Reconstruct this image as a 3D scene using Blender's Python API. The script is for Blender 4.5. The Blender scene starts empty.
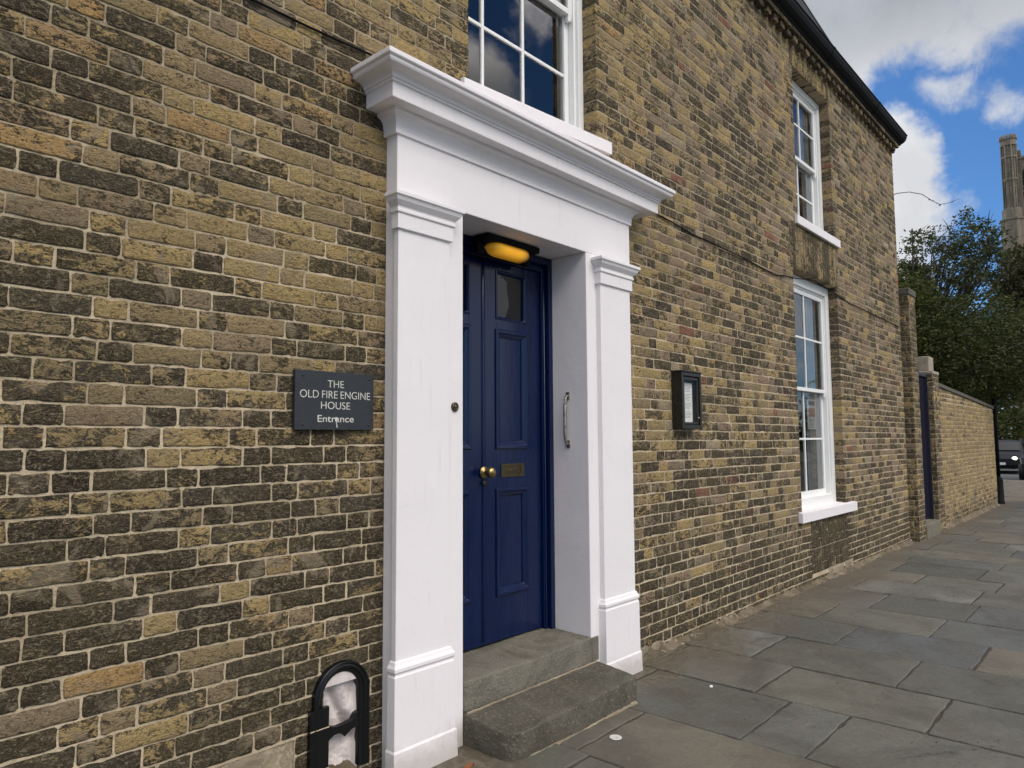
import bpy, bmesh, math, random
import numpy as np
from mathutils import Vector, Matrix, noise
R = random.Random(7)
NR = np.random.RandomState(5)
sc = bpy.context.scene
col = sc.collection
rad = math.radians

# ------------------------------------------------------------------ objects
def tag(o, label=None, cat=None, group=None, kind=None):
    if label: o['label'] = label
    if cat: o['category'] = cat
    if group: o['group'] = group
    if kind: o['kind'] = kind
    return o

def thing(name, label, cat, loc=(0, 0, 0), rz=0.0, group=None):
    o = bpy.data.objects.new(name, None)
    o.empty_display_size = 0.1
    col.objects.link(o)
    o.location = loc
    o.rotation_euler = (0, 0, rz)
    return tag(o, label, cat, group)

class MB:
    """collects faces, links them as one mesh object"""
    def __init__(s):
        s.v = []; s.f = []; s.mi = []; s.sm = []; s.c = []
    def add(s, vs, fs, mi=0, smooth=False, c=(0.5, 0.5, 0.5, 0.5)):
        b = len(s.v)
        s.v.extend([tuple(p) for p in vs])
        s.c.extend([c] * len(vs))
        for f in fs:
            s.f.append(tuple(b + i for i in f)); s.mi.append(mi); s.sm.append(smooth)
        return b
    def box(s, x0, x1, y0, y1, z0, z1, mi=0, c=(0.5, 0.5, 0.5, 0.5)):
        vs = [(x0, y0, z0), (x1, y0, z0), (x1, y1, z0), (x0, y1, z0), (x0, y0, z1), (x1, y0, z1), (x1, y1, z1), (x0, y1, z1)]
        s.add(vs, [(0, 3, 2, 1), (4, 5, 6, 7), (0, 1, 5, 4), (1, 2, 6, 5), (2, 3, 7, 6), (3, 0, 4, 7)], mi, False, c)
    def prism(s, pts, y0, y1, mi=0, smooth=False):
        """polygon in XZ (counter-clockwise seen from -Y) extruded along Y"""
        n = len(pts)
        vs = [(x, y0, z) for x, z in pts] + [(x, y1, z) for x, z in pts]
        fs = [tuple(range(n)), tuple(range(2 * n - 1, n - 1, -1))]
        fs += [(i, n + i, n + (i + 1) % n, (i + 1) % n) for i in range(n)]
        s.add(vs, fs, mi, smooth)
    def prismz(s, pts, z0, z1, mi=0):
        n = len(pts)
        vs = [(x, y, z0) for x, y in pts] + [(x, y, z1) for x, y in pts]
        fs = [tuple(range(n - 1, -1, -1)), tuple(range(n, 2 * n))]
        fs += [(i, (i + 1) % n, n + (i + 1) % n, n + i) for i in range(n)]
        s.add(vs, fs, mi)
    def tube(s, pts, rs, n=8, mi=0, cap=True):
        pts = [Vector(p) for p in pts]
        if not hasattr(rs, '__len__'): rs = [rs] * len(pts)
        vs = []
        for i, p in enumerate(pts):
            d = (pts[min(i + 1, len(pts) - 1)] - pts[max(i - 1, 0)]).normalized()
            a = d.cross(Vector((0, 0, 1)))
            if a.length < 0.05: a = d.cross(Vector((1, 0, 0)))
            a.normalize(); b = d.cross(a)
            for k in range(n):
                t = 2 * math.pi * k / n
                vs.append(p + (a * math.cos(t) + b * math.sin(t)) * rs[i])
        fs = []
        for i in range(len(pts) - 1):
            for k in range(n):
                fs.append((i * n + k, i * n + (k + 1) % n, (i + 1) * n + (k + 1) % n, (i + 1) * n + k))
        if cap:
            fs.append(tuple(range(n - 1, -1, -1))); fs.append(tuple(range((len(pts) - 1) * n, len(pts) * n)))
        s.add(vs, fs, mi, True)
    def lathe(s, prof, o, axis='y', n=20, mi=0):
        """prof = [(radius, along)] about axis through o"""
        vs = []
        for r, a in prof:
            for k in range(n):
                t = 2 * math.pi * k / n
                if axis == 'y': vs.append((o[0] + r * math.cos(t), o[1] + a, o[2] + r * math.sin(t)))
                elif axis == 'z': vs.append((o[0] + r * math.cos(t), o[1] + r * math.sin(t), o[2] + a))
                else: vs.append((o[0] + a, o[1] + r * math.cos(t), o[2] + r * math.sin(t)))
        fs = []
        for i in range(len(prof) - 1):
            for k in range(n):
                fs.append((i * n + k, i * n + (k + 1) % n, (i + 1) * n + (k + 1) % n, (i + 1) * n + k))
        fs.append(tuple(range(n))); fs.append(tuple(range((len(prof) - 1) * n, len(prof) * n)))
        s.add(vs, fs, mi, True)
    def build(s, name, mats, parent=None, bevel=0.0, recalc=True, seg=2, angle=None, attr=False):
        me = bpy.data.meshes.new(name)
        me.from_pydata(s.v, [], s.f)
        if not isinstance(mats, (list, tuple)): mats = [mats]
        for m in mats: me.materials.append(m)
        me.polygons.foreach_set('material_index', s.mi)
        me.polygons.foreach_set('use_smooth', s.sm)
        if attr:
            a = me.attributes.new('col', 'FLOAT_COLOR', 'POINT')
            a.data.foreach_set('color', np.array(s.c, dtype=np.float32).ravel())
        if recalc:
            bm = bmesh.new(); bm.from_mesh(me)
            bmesh.ops.recalc_face_normals(bm, faces=bm.faces)
            bm.to_mesh(me); bm.free()
        me.update()
        o = bpy.data.objects.new(name, me)
        col.objects.link(o)
        if parent: o.parent = parent
        if bevel:
            b = o.modifiers.new('bevel', 'BEVEL'); b.width = bevel; b.segments = seg; b.limit_method = 'ANGLE'; b.angle_limit = rad(40)
            b.harden_normals = False
        return o

# ------------------------------------------------------------------ materials
class NT:
    def __init__(s, name):
        s.m = bpy.data.materials.new(name); s.m.use_nodes = True
        s.t = s.m.node_tree; s.t.nodes.clear()
        s.out = s.n('ShaderNodeOutputMaterial')
    def n(s, ty, **kw):
        nd = s.t.nodes.new(ty)
        for k, v in kw.items(): setattr(nd, k, v)
        return nd
    def L(s, a, b): s.t.links.new(a, b)
    def put(s, sock, v):
        if isinstance(v, bpy.types.NodeSocket): s.L(v, sock)
        else: sock.default_value = v
    def coord(s): return s.n('ShaderNodeTexCoord').outputs['Object']
    def geo(s): return s.n('ShaderNodeNewGeometry').outputs['Position']
    def mapp(s, v, scale=(1, 1, 1), loc=(0, 0, 0)):
        m = s.n('ShaderNodeMapping'); s.L(v, m.inputs[0]); m.inputs['Scale'].default_value = scale; m.inputs['Location'].default_value = loc
        return m.outputs[0]
    def noise(s, v, scale, det=4, rough=0.55, dist=0.0, colr=False):
        m = s.n('ShaderNodeTexNoise'); s.L(v, m.inputs['Vector'])
        m.inputs['Scale'].default_value = scale; m.inputs['Detail'].default_value = det; m.inputs['Roughness'].default_value = rough; m.inputs['Distortion'].default_value = dist
        return m.outputs['Color' if colr else 'Fac']
    def math(s, op, a, b=0.0, c=0.0, clamp=False):
        m = s.n('ShaderNodeMath', operation=op, use_clamp=clamp)
        s.put(m.inputs[0], a); s.put(m.inputs[1], b); s.put(m.inputs[2], c)
        return m.outputs[0]
    def rng(s, v, a, b, c=0.0, d=1.0, smooth=True):
        m = s.n('ShaderNodeMapRange', interpolation_type='SMOOTHSTEP' if smooth else 'LINEAR')
        s.put(m.inputs['Value'], v); s.put(m.inputs['From Min'], a); s.put(m.inputs['From Max'], b); s.put(m.inputs['To Min'], c); s.put(m.inputs['To Max'], d)
        return m.outputs[0]
    def mix(s, f, a, b, mode='MIX'):
        m = s.n('ShaderNodeMix', data_type='RGBA', blend_type=mode)
        s.put(m.inputs['Factor'], f)
        s.put(m.inputs['A'], a if isinstance(a, bpy.types.NodeSocket) else tuple(a) + (1,))
        s.put(m.inputs['B'], b if isinstance(b, bpy.types.NodeSocket) else tuple(b) + (1,))
        return m.outputs['Result']
    def mixin(s, m): pass
    def ramp(s, f, stops):
        r = s.n('ShaderNodeValToRGB'); s.put(r.inputs[0], f)
        e = r.color_ramp.elements
        while len(e) < len(stops): e.new(0.5)
        for i, (p, c) in enumerate(stops): e[i].position = p; e[i].color = tuple(c) + (1,)
        return r.outputs['Color']
    def bump(s, h, strength, dist=0.01, nrm=None):
        b = s.n('ShaderNodeBump'); s.put(b.inputs['Height'], h); b.inputs['Strength'].default_value = strength; b.inputs['Distance'].default_value = dist
        if nrm: s.L(nrm, b.inputs['Normal'])
        return b.outputs[0]
    def fin(s, base, rough=0.8, nrm=None, metal=0.0, spec=0.5, coat=0.0, coatr=0.1, emis=None, es=0.0):
        p = s.n('ShaderNodeBsdfPrincipled')
        s.put(p.inputs['Base Color'], base if isinstance(base, bpy.types.NodeSocket) else tuple(base) + (1,))
        s.put(p.inputs['Roughness'], rough); s.put(p.inputs['Metallic'], metal)
        p.inputs['Specular IOR Level'].default_value = spec
        p.inputs['Coat Weight'].default_value = coat; p.inputs['Coat Roughness'].default_value = coatr
        if nrm: s.L(nrm, p.inputs['Normal'])
        if emis: p.inputs['Emission Color'].default_value = tuple(emis) + (1,); p.inputs['Emission Strength'].default_value = es
        s.L(p.outputs[0], s.out.inputs[0])
        return s.m

def attrs(t):
    a = t.n('ShaderNodeAttribute', attribute_name='col')
    sp = t.n('ShaderNodeSeparateColor'); t.L(a.outputs['Color'], sp.inputs[0])
    return sp.outputs[0], sp.outputs[1], sp.outputs[2], a.outputs['Alpha']

def brick_mat():
    t = NT('old_gault_brick'); g = t.geo()
    r, d, p, a = attrs(t)
    body = t.ramp(r, [(0.0, (0.34, 0.265, 0.15)), (0.25, (0.49, 0.365, 0.175)), (0.5, (0.66, 0.475, 0.20)), (0.72, (0.43, 0.32, 0.19)), (0.88, (0.66, 0.41, 0.16)), (1.0, (0.70, 0.52, 0.27))])
    pk = t.ramp(p, [(0.0, (0.36, 0.295, 0.165)), (0.55, (0.32, 0.25, 0.17)), (0.8, (0.44, 0.30, 0.21)), (0.95, (0.32, 0.115, 0.07)), (1.0, (0.5, 0.41, 0.28))])
    body = t.mix(t.rng(p, 0.35, 0.55), body, pk)
    off = t.n('ShaderNodeCombineXYZ'); t.put(off.inputs[0], t.math('MULTIPLY', r, 37.0)); t.put(off.inputs[1], t.math('MULTIPLY', d, 23.0)); t.put(off.inputs[2], t.math('MULTIPLY', a, 51.0))
    va = t.n('ShaderNodeVectorMath', operation='ADD'); t.L(g, va.inputs[0]); t.L(off.outputs[0], va.inputs[1])
    v = t.mapp(va.outputs[0], (1, 1, 1.7))
    n1 = t.noise(v, 13, 7, 0.70, 1.8)
    n2 = t.noise(v, 62, 5, 0.70, 1.0)
    n3 = t.noise(v, 190, 3, 0.6)
    n0 = t.noise(v, 5.5, 3, 0.6, 0.8)
    th = t.math('ADD', t.math('MULTIPLY', n0, 0.30), t.math('ADD', t.math('MULTIPLY', n1, 0.42), t.math('MULTIPLY', n2, 0.28)))
    edge = t.rng(d, 0.0, 1.0, 0.41, 0.64, False)
    m = t.rng(t.math('SUBTRACT', edge, th), -0.026, 0.03)
    crust = t.ramp(a, [(0.0, (0.016, 0.014, 0.012)), (0.35, (0.030, 0.026, 0.020)), (0.75, (0.050, 0.040, 0.028)), (1.0, (0.046, 0.044, 0.038))])
    n5 = t.noise(v, 34, 6, 0.72, 1.4)
    crust = t.mix(t.rng(n5, 0.50, 0.60, 0.0, 0.85), crust, (0.15, 0.125, 0.082))
    crust = t.mix(t.rng(n3, 0.54, 0.64, 0.0, 0.6), crust, (0.27, 0.23, 0.155))
    body2 = t.mix(t.rng(n2, 0.38, 0.52, 0.85, 0.0), body, t.mix(0.72, body, (0.05, 0.042, 0.025)))
    body2 = t.mix(t.rng(n3, 0.54, 0.66, 0.0, 0.5), body2, (0.60, 0.51, 0.34))
    c = t.mix(t.math('MULTIPLY', m, 0.93), body2, crust)
    sc_ = t.noise(v, 26, 6, 0.72, 2.4)
    c = t.mix(t.rng(sc_, 0.54, 0.61, 0.0, 0.62), c, (0.46, 0.375, 0.245))
    ol = t.noise(g, 1.2, 3, 0.5)
    c = t.mix(t.rng(ol, 0.45, 0.65, 0.0, 0.05), c, (0.24, 0.205, 0.06))
    # lime smeared from the joints in places
    sm = t.noise(g, 5.5, 6, 0.68, 0.8)
    c = t.mix(t.rng(sm, 0.55, 0.64, 0.0, 0.65), c, (0.42, 0.345, 0.235))
    h = t.math('ADD', t.math('MULTIPLY', n1, 1.0), t.math('ADD', t.math('MULTIPLY', n2, 0.7), t.math('MULTIPLY', n3, 0.3)))
    return t.fin(c, 0.92, t.bump(h, 1.0, 0.035), spec=0.2)

def mortar_mat(name='lime_mortar', c0=(0.60, 0.50, 0.35), c1=(0.42, 0.345, 0.235)):
    t = NT(name); g = t.geo()
    n = t.noise(g, 3.0, 6, 0.6, 0.5); n2 = t.noise(g, 90, 5, 0.7); n4 = t.noise(g, 22, 4, 0.6, 1.0)
    c = t.mix(t.rng(n, 0.36, 0.62), c0, c1)
    sp = t.n('ShaderNodeSeparateXYZ'); t.L(g, sp.inputs[0])
    hz = t.math('ADD', sp.outputs[2], t.math('MULTIPLY', t.math('SUBTRACT', n, 0.5), 3.0))
    c = t.mix(t.rng(hz, 1.5, 3.0, 0.0, 0.5), c, (0.22, 0.18, 0.11))
    c = t.mix(t.rng(n4, 0.55, 0.72, 0, 0.55), c, (0.52, 0.44, 0.33))
    c = t.mix(t.rng(n2, 0.3, 0.5, 0.55, 0.0), c, (0.10, 0.085, 0.06))
    return t.fin(c, 0.95, t.bump(t.math('ADD', n2, t.math('MULTIPLY', n4, 1.5)), 0.9, 0.006), spec=0.2)

def paint_mat(name, c, rough=0.5, dirt=0.25, bump=0.25, spec=0.5, coat=0.0):
    t = NT(name); g = t.geo()
    n = t.noise(g, 4, 5, 0.6, 0.4); n2 = t.noise(g, 45, 4, 0.6); n3 = t.noise(t.mapp(g, (9, 9, 1.2)), 4, 5, 0.6)
    cc = t.mix(t.rng(n, 0.45, 0.8, 0, dirt), c, tuple(x * 0.80 for x in c))
    cc = t.mix(t.rng(n3, 0.60, 0.8, 0, dirt * 0.8), cc, tuple(x * y for x, y in zip(c, (0.66, 0.62, 0.55))))
    return t.fin(cc, rough, t.bump(t.math('ADD', t.math('MULTIPLY', n, 3.0), t.math('MULTIPLY', n2, 0.6)), bump, 0.004), spec=spec, coat=coat)

def stucco_mat():
    t = NT('white_painted_stucco'); g = t.geo()
    n = t.noise(g, 2.2, 4, 0.55, 0.3); n2 = t.noise(g, 38, 4, 0.6); n3 = t.noise(t.mapp(g, (11, 11, 1.0)), 3, 5, 0.6)
    base = (0.79, 0.765, 0.778)
    cc = t.mix(t.rng(n, 0.4, 0.75, 0, 0.5), base, (0.755, 0.73, 0.74))
    cc = t.mix(t.rng(n3, 0.56, 0.76, 0, 0.38), cc, (0.64, 0.61, 0.59))
    # grime thrown up from the ground
    sp = t.n('ShaderNodeSeparateXYZ'); t.L(g, sp.inputs[0])
    zn = t.math('SUBTRACT', sp.outputs[2], t.math('MULTIPLY', t.noise(g, 9, 6, 0.65, 0.5), 0.22))
    cc = t.mix(t.rng(zn, -0.09, 0.06, 0.6, 0.0), cc, (0.38, 0.35, 0.30))
    # hairline cracks
    vo = t.n('ShaderNodeTexVoronoi', feature='DISTANCE_TO_EDGE'); t.L(t.mapp(t.n('ShaderNodeVectorMath', operation='ADD').outputs[0] if False else g, (1, 1, 1)), vo.inputs['Vector']); vo.inputs['Scale'].default_value = 1.7
    wv = t.noise(g, 7, 4, 0.7, colr=True)
    mx = t.n('ShaderNodeMix', data_type='VECTOR'); mx.inputs['Factor'].default_value = 0.09; t.L(g, mx.inputs[4]); t.L(wv, mx.inputs[5]); t.L(mx.outputs[1], vo.inputs['Vector'])
    ck = t.math('MULTIPLY', t.rng(vo.outputs['Distance'], 0.0, 0.0035, 1.0, 0.0), t.rng(n, 0.5, 0.56))
    cc = t.mix(t.math('MULTIPLY', ck, 0.07), cc, (0.3, 0.28, 0.27))
    h = t.math('ADD', t.math('MULTIPLY', n, 6.0), t.math('SUBTRACT', t.math('MULTIPLY', n2, 0.7), t.math('MULTIPLY', ck, 0.3)))
    return t.fin(cc, 0.55, t.bump(h, 0.22, 0.006), spec=0.4)

def blue_door_mat():
    t = NT('navy_gloss_paint'); g = t.geo()
    n = t.noise(t.mapp(g, (6, 6, 0.7)), 6, 5, 0.6, 0.5); n2 = t.noise(t.mapp(g, (3, 3, 1)), 30, 4, 0.6)
    c = t.mix(t.rng(n, 0.35, 0.75), (0.0012, 0.0078, 0.042), (0.0018, 0.0104, 0.052))
    c = t.mix(t.rng(n2, 0.72, 0.84, 0, 0.12), c, (0.02, 0.035, 0.08))
    return t.fin(c, t.rng(n, 0.3, 0.7, 0.14, 0.24), t.bump(t.math('ADD', t.math('MULTIPLY', n, 3), n2), 0.16, 0.003), spec=0.42)

def slab_mat():
    t = NT('york_stone_paving'); g = t.geo()
    r, d, p, a = attrs(t)
    base = t.ramp(r, [(0.0, (0.084, 0.088, 0.076)), (0.25, (0.135, 0.134, 0.108)), (0.5, (0.092, 0.102, 0.104)), (0.75, (0.145, 0.130, 0.098)), (1.0, (0.165, 0.170, 0.155))])
    n = t.noise(g, 2.6, 6, 0.6, 0.8); n2 = t.noise(g, 24, 5, 0.65, 0.5); n3 = t.noise(g, 160, 3, 0.6)
    nl = t.noise(t.mapp(g, (1.2, 3.5, 1)), 3.5, 5, 0.6, 1.5)
    c = t.mix(t.rng(n, 0.38, 0.68, 0.0, 0.55), base, (0.074, 0.070, 0.055))
    c = t.mix(t.rng(nl, 0.52, 0.72, 0, 0.45), c, (0.125, 0.105, 0.078))
    c = t.mix(t.rng(n2, 0.57, 0.70, 0, 0.4), c, (0.16, 0.155, 0.13))
    c = t.mix(t.rng(n3, 0.30, 0.45, 0.6, 0.0), c, (0.04, 0.04, 0.036))
    pt = t.noise(g, 1.1, 5, 0.62, 0.7)
    c = t.mix(t.rng(pt, 0.50, 0.60, 0, 0.35), c, (0.045, 0.043, 0.036))
    vk = t.n('ShaderNodeTexVoronoi', feature='DISTANCE_TO_EDGE'); vk.inputs['Scale'].default_value = 0.8
    mk = t.n('ShaderNodeMix', data_type='VECTOR'); mk.inputs['Factor'].default_value = 0.16; t.L(g, mk.inputs[4]); t.L(t.noise(g, 3.5, 5, 0.7, colr=True), mk.inputs[5]); t.L(mk.outputs[1], vk.inputs['Vector'])
    c = t.mix(t.math('MULTIPLY', t.rng(vk.outputs['Distance'], 0.0, 0.004, 0.8, 0.0), t.rng(pt, 0.52, 0.57)), c, (0.02, 0.02, 0.017))
    sp = t.n('ShaderNodeSeparateXYZ'); t.L(g, sp.inputs[0])
    # trodden soil and lime dust along the foot of the wall
    yy = t.math('ADD', sp.outputs[1], t.math('MULTIPLY', t.math('SUBTRACT', n, 0.5), 1.3))
    dirt = t.mix(t.rng(n2, 0.4, 0.65), (0.085, 0.070, 0.048), (0.155, 0.13, 0.094))
    c = t.mix(t.rng(yy, -0.55, -0.12, 0.0, 0.8), c, dirt)
    # a few chewing gum and lichen spots
    vo = t.n('ShaderNodeTexVoronoi'); t.L(g, vo.inputs['Vector']); vo.inputs['Scale'].default_value = 3.4
    c = t.mix(t.rng(vo.outputs['Distance'], 0.035, 0.05, 0.6, 0.0), c, (0.05, 0.05, 0.047))
    h = t.math('ADD', t.math('MULTIPLY', n, 1.2), t.math('ADD', t.math('MULTIPLY', n2, 0.55), t.math('MULTIPLY', n3, 0.10)))
    return t.fin(c, t.rng(n2, 0.3, 0.7, 0.52, 0.78), t.bump(h, 0.7, 0.012), spec=0.42)

def step_mat():
    t = NT('worn_step_stone'); g = t.geo()
    n = t.noise(g, 5, 6, 0.6, 0.6); n2 = t.noise(g, 60, 5, 0.7); n3 = t.noise(g, 300, 2, 0.5)
    sp = t.n('ShaderNodeSeparateXYZ'); t.L(g, sp.inputs[0])
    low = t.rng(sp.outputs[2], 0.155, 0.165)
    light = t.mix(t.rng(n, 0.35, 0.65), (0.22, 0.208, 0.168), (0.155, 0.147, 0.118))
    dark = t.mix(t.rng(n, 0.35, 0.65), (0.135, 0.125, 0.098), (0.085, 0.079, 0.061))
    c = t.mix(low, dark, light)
    c = t.mix(t.rng(n2, 0.54, 0.66, 0, 0.5), c, (0.33, 0.31, 0.26))
    pw = t.noise(g, 2.2, 6, 0.65, 1.2)
    c = t.mix(t.rng(pw, 0.50, 0.62, 0, 0.55), c, (0.115, 0.095, 0.065))
    c = t.mix(t.rng(n3, 0.34, 0.47, 0.6, 0.0), c, (0.05, 0.048, 0.04))
    return t.fin(c, 0.85, t.bump(t.math('ADD', t.math('MULTIPLY', n, 2.0), n2), 0.9, 0.016), spec=0.25)

def simple(name, c, rough=0.6, metal=0.0, bscale=60, bs=0.2, var=0.25, spec=0.5, coat=0):
    t = NT(name); g = t.coord()
    n = t.noise(g, bscale, 4, 0.6)
    cc = t.mix(t.rng(n, 0.35, 0.7, 0, 1), c, tuple(x * (1 - var) for x in c))
    return t.fin(cc, rough, t.bump(n, bs, 0.003), metal=metal, spec=spec, coat=coat)

def leaf_mat(name, c0, c1, c2):
    t = NT(name)
    oi = t.geo(); r, d, p, a = attrs(t)
    c = t.mix(r, c0, c1); c = t.mix(t.rng(d, 0.75, 1.0), c, c2)
    n = t.noise(oi, 1.1, 3, 0.5)
    c = t.mix(t.rng(n, 0.35, 0.65, 0, 0.45), c, tuple(x * 0.6 for x in c0))
    dif = t.n('ShaderNodeBsdfPrincipled'); t.L(c, dif.inputs['Base Color']); dif.inputs['Roughness'].default_value = 0.6; dif.inputs['Specular IOR Level'].default_value = 0.12
    tr = t.n('ShaderNodeBsdfTranslucent'); t.L(c, tr.inputs[0])
    ms = t.n('ShaderNodeMixShader'); ms.inputs[0].default_value = 0.25
    t.L(dif.outputs[0], ms.inputs[1]); t.L(tr.outputs[0], ms.inputs[2]); t.L(ms.outputs[0], t.out.inputs[0])
    return t.m

def glass_mat(name, tint=(0.92, 0.95, 0.95), bump=0.03, k=1.1, base=0.12):
    t = NT(name); g = t.coord()
    n = t.noise(g, 2.2, 2, 0.4)
    nr = t.bump(n, bump, 0.05)
    fr = t.n('ShaderNodeFresnel'); fr.inputs[0].default_value = 1.5
    tp = t.n('ShaderNodeBsdfTransparent'); tp.inputs[0].default_value = tint + (1,)
    gl = t.n('ShaderNodeBsdfGlossy'); gl.inputs['Roughness'].default_value = 0.01; t.L(nr, gl.inputs['Normal'])
    ms = t.n('ShaderNodeMixShader'); t.put(ms.inputs[0], t.math('MULTIPLY_ADD', fr.outputs[0], k, base, clamp=True))
    t.L(tp.outputs[0], ms.inputs[1]); t.L(gl.outputs[0], ms.inputs[2]); t.L(ms.outputs[0], t.out.inputs[0])
    return t.m

M = {}
M['brick'] = brick_mat()
M['mortar'] = mortar_mat()
M['stucco'] = stucco_mat()
M['wwood'] = paint_mat('white_window_paint', (0.80, 0.81, 0.80), 0.35, 0.2, 0.15)
M['blue'] = blue_door_mat()
M['slab'] = slab_mat()
M['step'] = step_mat()
M['glass'] = glass_mat('window_glass')
M['cglass'] = glass_mat('clear_case_glass', (0.95, 0.96, 0.95), 0.0, 0.22, 0.02)
M['plaque'] = simple('slate_plaque', (0.022, 0.028, 0.034), 0.5, 0, 30, 0.1, 0.2)
M['letter'] = simple('white_lettering', (0.62, 0.62, 0.58), 0.6, 0, 90, 0.1, 0.3)
M['brass'] = simple('aged_brass', (0.42, 0.31, 0.14), 0.32, 1.0, 40, 0.15, 0.55)
M['brassd'] = simple('tarnished_brass', (0.13, 0.105, 0.06), 0.42, 0.85, 60, 0.2, 0.5)
M['handle'] = simple('worn_nickel_handle', (0.50, 0.47, 0.40), 0.35, 0.9, 40, 0.1, 0.4)
M['black'] = simple('black_gloss_iron', (0.005, 0.006, 0.007), 0.26, 0, 12, 0.35, 0.2, spec=0.4)
M['gutter'] = simple('black_gutter_paint', (0.006, 0.006, 0.007), 0.7, 0, 12, 0.3, 0.2, spec=0.2)
M['blackm'] = simple('black_matt_metal', (0.006, 0.006, 0.007), 0.7, 0, 30, 0.2, 0.3, spec=0.12)
M['bronze'] = simple('bronze_case', (0.042, 0.038, 0.032), 0.35, 0.5, 50, 0.15, 0.4)
M['paper'] = simple('white_paper', (0.84, 0.84, 0.82), 0.8, 0, 200, 0.0, 0.1)
M['print'] = simple('faded_print', (0.30, 0.30, 0.31), 0.8, 0, 200, 0.0, 0.1)
M['pink'] = simple('pink_print', (0.58, 0.36, 0.34), 0.8, 0, 200, 0.0, 0.1)
M['plaster'] = simple('pinkish_white_plaster', (0.66, 0.60, 0.58), 0.8, 0, 14, 0.6, 0.18)
M['fillet'] = mortar_mat('crumbling_mortar', (0.20, 0.165, 0.115), (0.095, 0.078, 0.053))
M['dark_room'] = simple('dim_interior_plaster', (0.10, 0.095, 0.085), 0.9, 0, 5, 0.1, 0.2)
M['curtain'] = simple('pale_curtain_cloth', (0.55, 0.55, 0.53), 0.9, 0, 200, 0.1, 0.15)
M['slate'] = simple('slate_roofing', (0.05, 0.052, 0.058), 0.7, 0, 6, 0.4, 0.4)
M['asphalt'] = simple('asphalt', (0.055, 0.055, 0.057), 0.85, 0, 120, 0.5, 0.35)
M['kerb'] = simple('granite_kerb', (0.2, 0.195, 0.185), 0.8, 0, 60, 0.5, 0.3)
M['soil'] = simple('soil_and_grass', (0.05, 0.055, 0.03), 0.95, 0, 2, 0.5, 0.4)
M['joint'] = simple('sandy_joint', (0.052, 0.046, 0.035), 0.95, 0, 40, 0.7, 0.5)
M['palestone'] = simple('pale_coping_stone', (0.36, 0.32, 0.25), 0.9, 0, 12, 0.6, 0.3)
M['blockstone'] = simple('rendered_block', (0.17, 0.155, 0.115), 0.9, 0, 14, 0.4, 0.25)
M['darkcap'] = simple('weathered_dark_coping', (0.11, 0.10, 0.08), 0.9, 0, 10, 0.6, 0.4)
M['bark'] = simple('bark', (0.055, 0.045, 0.033), 0.95, 0, 8, 0.8, 0.5)
M['tyre'] = simple('tyre_rubber', (0.015, 0.015, 0.016), 0.85, 0, 60, 0.2, 0.2)
M['carpaint'] = simple('dark_car_paint', (0.008, 0.009, 0.011), 0.45, 0, 3, 0.02, 0.1, spec=0.25)
M['carglass'] = simple('dark_car_glass', (0.006, 0.007, 0.008), 0.2, 0, 3, 0.0, 0.1, spec=0.25)
M['chrome'] = simple('dull_chrome', (0.45, 0.45, 0.46), 0.25, 1.0, 20, 0.05, 0.2)
M['darkleaf'] = leaf_mat('dark_yew_leaf', (0.030, 0.040, 0.012), (0.058, 0.070, 0.019), (0.10, 0.10, 0.032))
M['midleaf'] = leaf_mat('mid_green_leaf', (0.038, 0.052, 0.012), (0.074, 0.090, 0.020), (0.13, 0.125, 0.035))
M['airyleaf'] = leaf_mat('airy_leaf', (0.042, 0.060, 0.024), (0.075, 0.092, 0.038), (0.12, 0.11, 0.05))
M['rustleaf'] = leaf_mat('rusty_green_leaf', (0.034, 0.040, 0.015), (0.062, 0.060, 0.022), (0.10, 0.07, 0.03))
t = NT('amber_lamp_diffuser'); lw = t.n('ShaderNodeLayerWeight'); lw.inputs[0].default_value = 0.45
g_ = t.coord(); nn = t.noise(g_, 9, 2, 0.5)
spx = t.n('ShaderNodeSeparateXYZ'); t.L(g_, spx.inputs[0]); em = t.mix(t.rng(nn, 0.4, 0.7), (1.0, 0.50, 0.02), (1.0, 0.42, 0.015))
p = t.n('ShaderNodeBsdfPrincipled'); p.inputs['Base Color'].default_value = (0.5, 0.25, 0.03, 1); p.inputs['Roughness'].default_value = 0.3
t.L(em, p.inputs['Emission Color']); t.put(p.inputs['Emission Strength'], t.math('MULTIPLY', t.rng(lw.outputs['Facing'], 0.0, 0.8, 1.0, 0.05), t.rng(t.math('ABSOLUTE', spx.outputs[0]), 0.04, 0.19, 0.85, 0.04))); t.L(p.outputs[0], t.out.inputs[0]); M['amber'] = t.m; AMB = p
t = NT('lit_headlamp'); M['headlit'] = t.fin((0.8, 0.8, 0.8), 0.2, emis=(1, 0.97, 0.9), es=6.0)
def tower_mat():
    t = NT('cathedral_stone'); g = t.geo()
    n = t.noise(g, 0.25, 5, 0.6); n2 = t.noise(t.mapp(g, (1, 1, 0.3)), 1.2, 5, 0.65)
    c = t.mix(t.rng(n2, 0.3, 0.7), (0.27, 0.235, 0.18), (0.145, 0.125, 0.10))
    c = t.mix(t.rng(n, 0.4, 0.7, 0, 0.5), c, (0.12, 0.11, 0.09))
    return t.fin(c, 0.9, t.bump(n2, 0.5, 0.2), spec=0.2)
M['tower'] = tower_mat()

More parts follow.
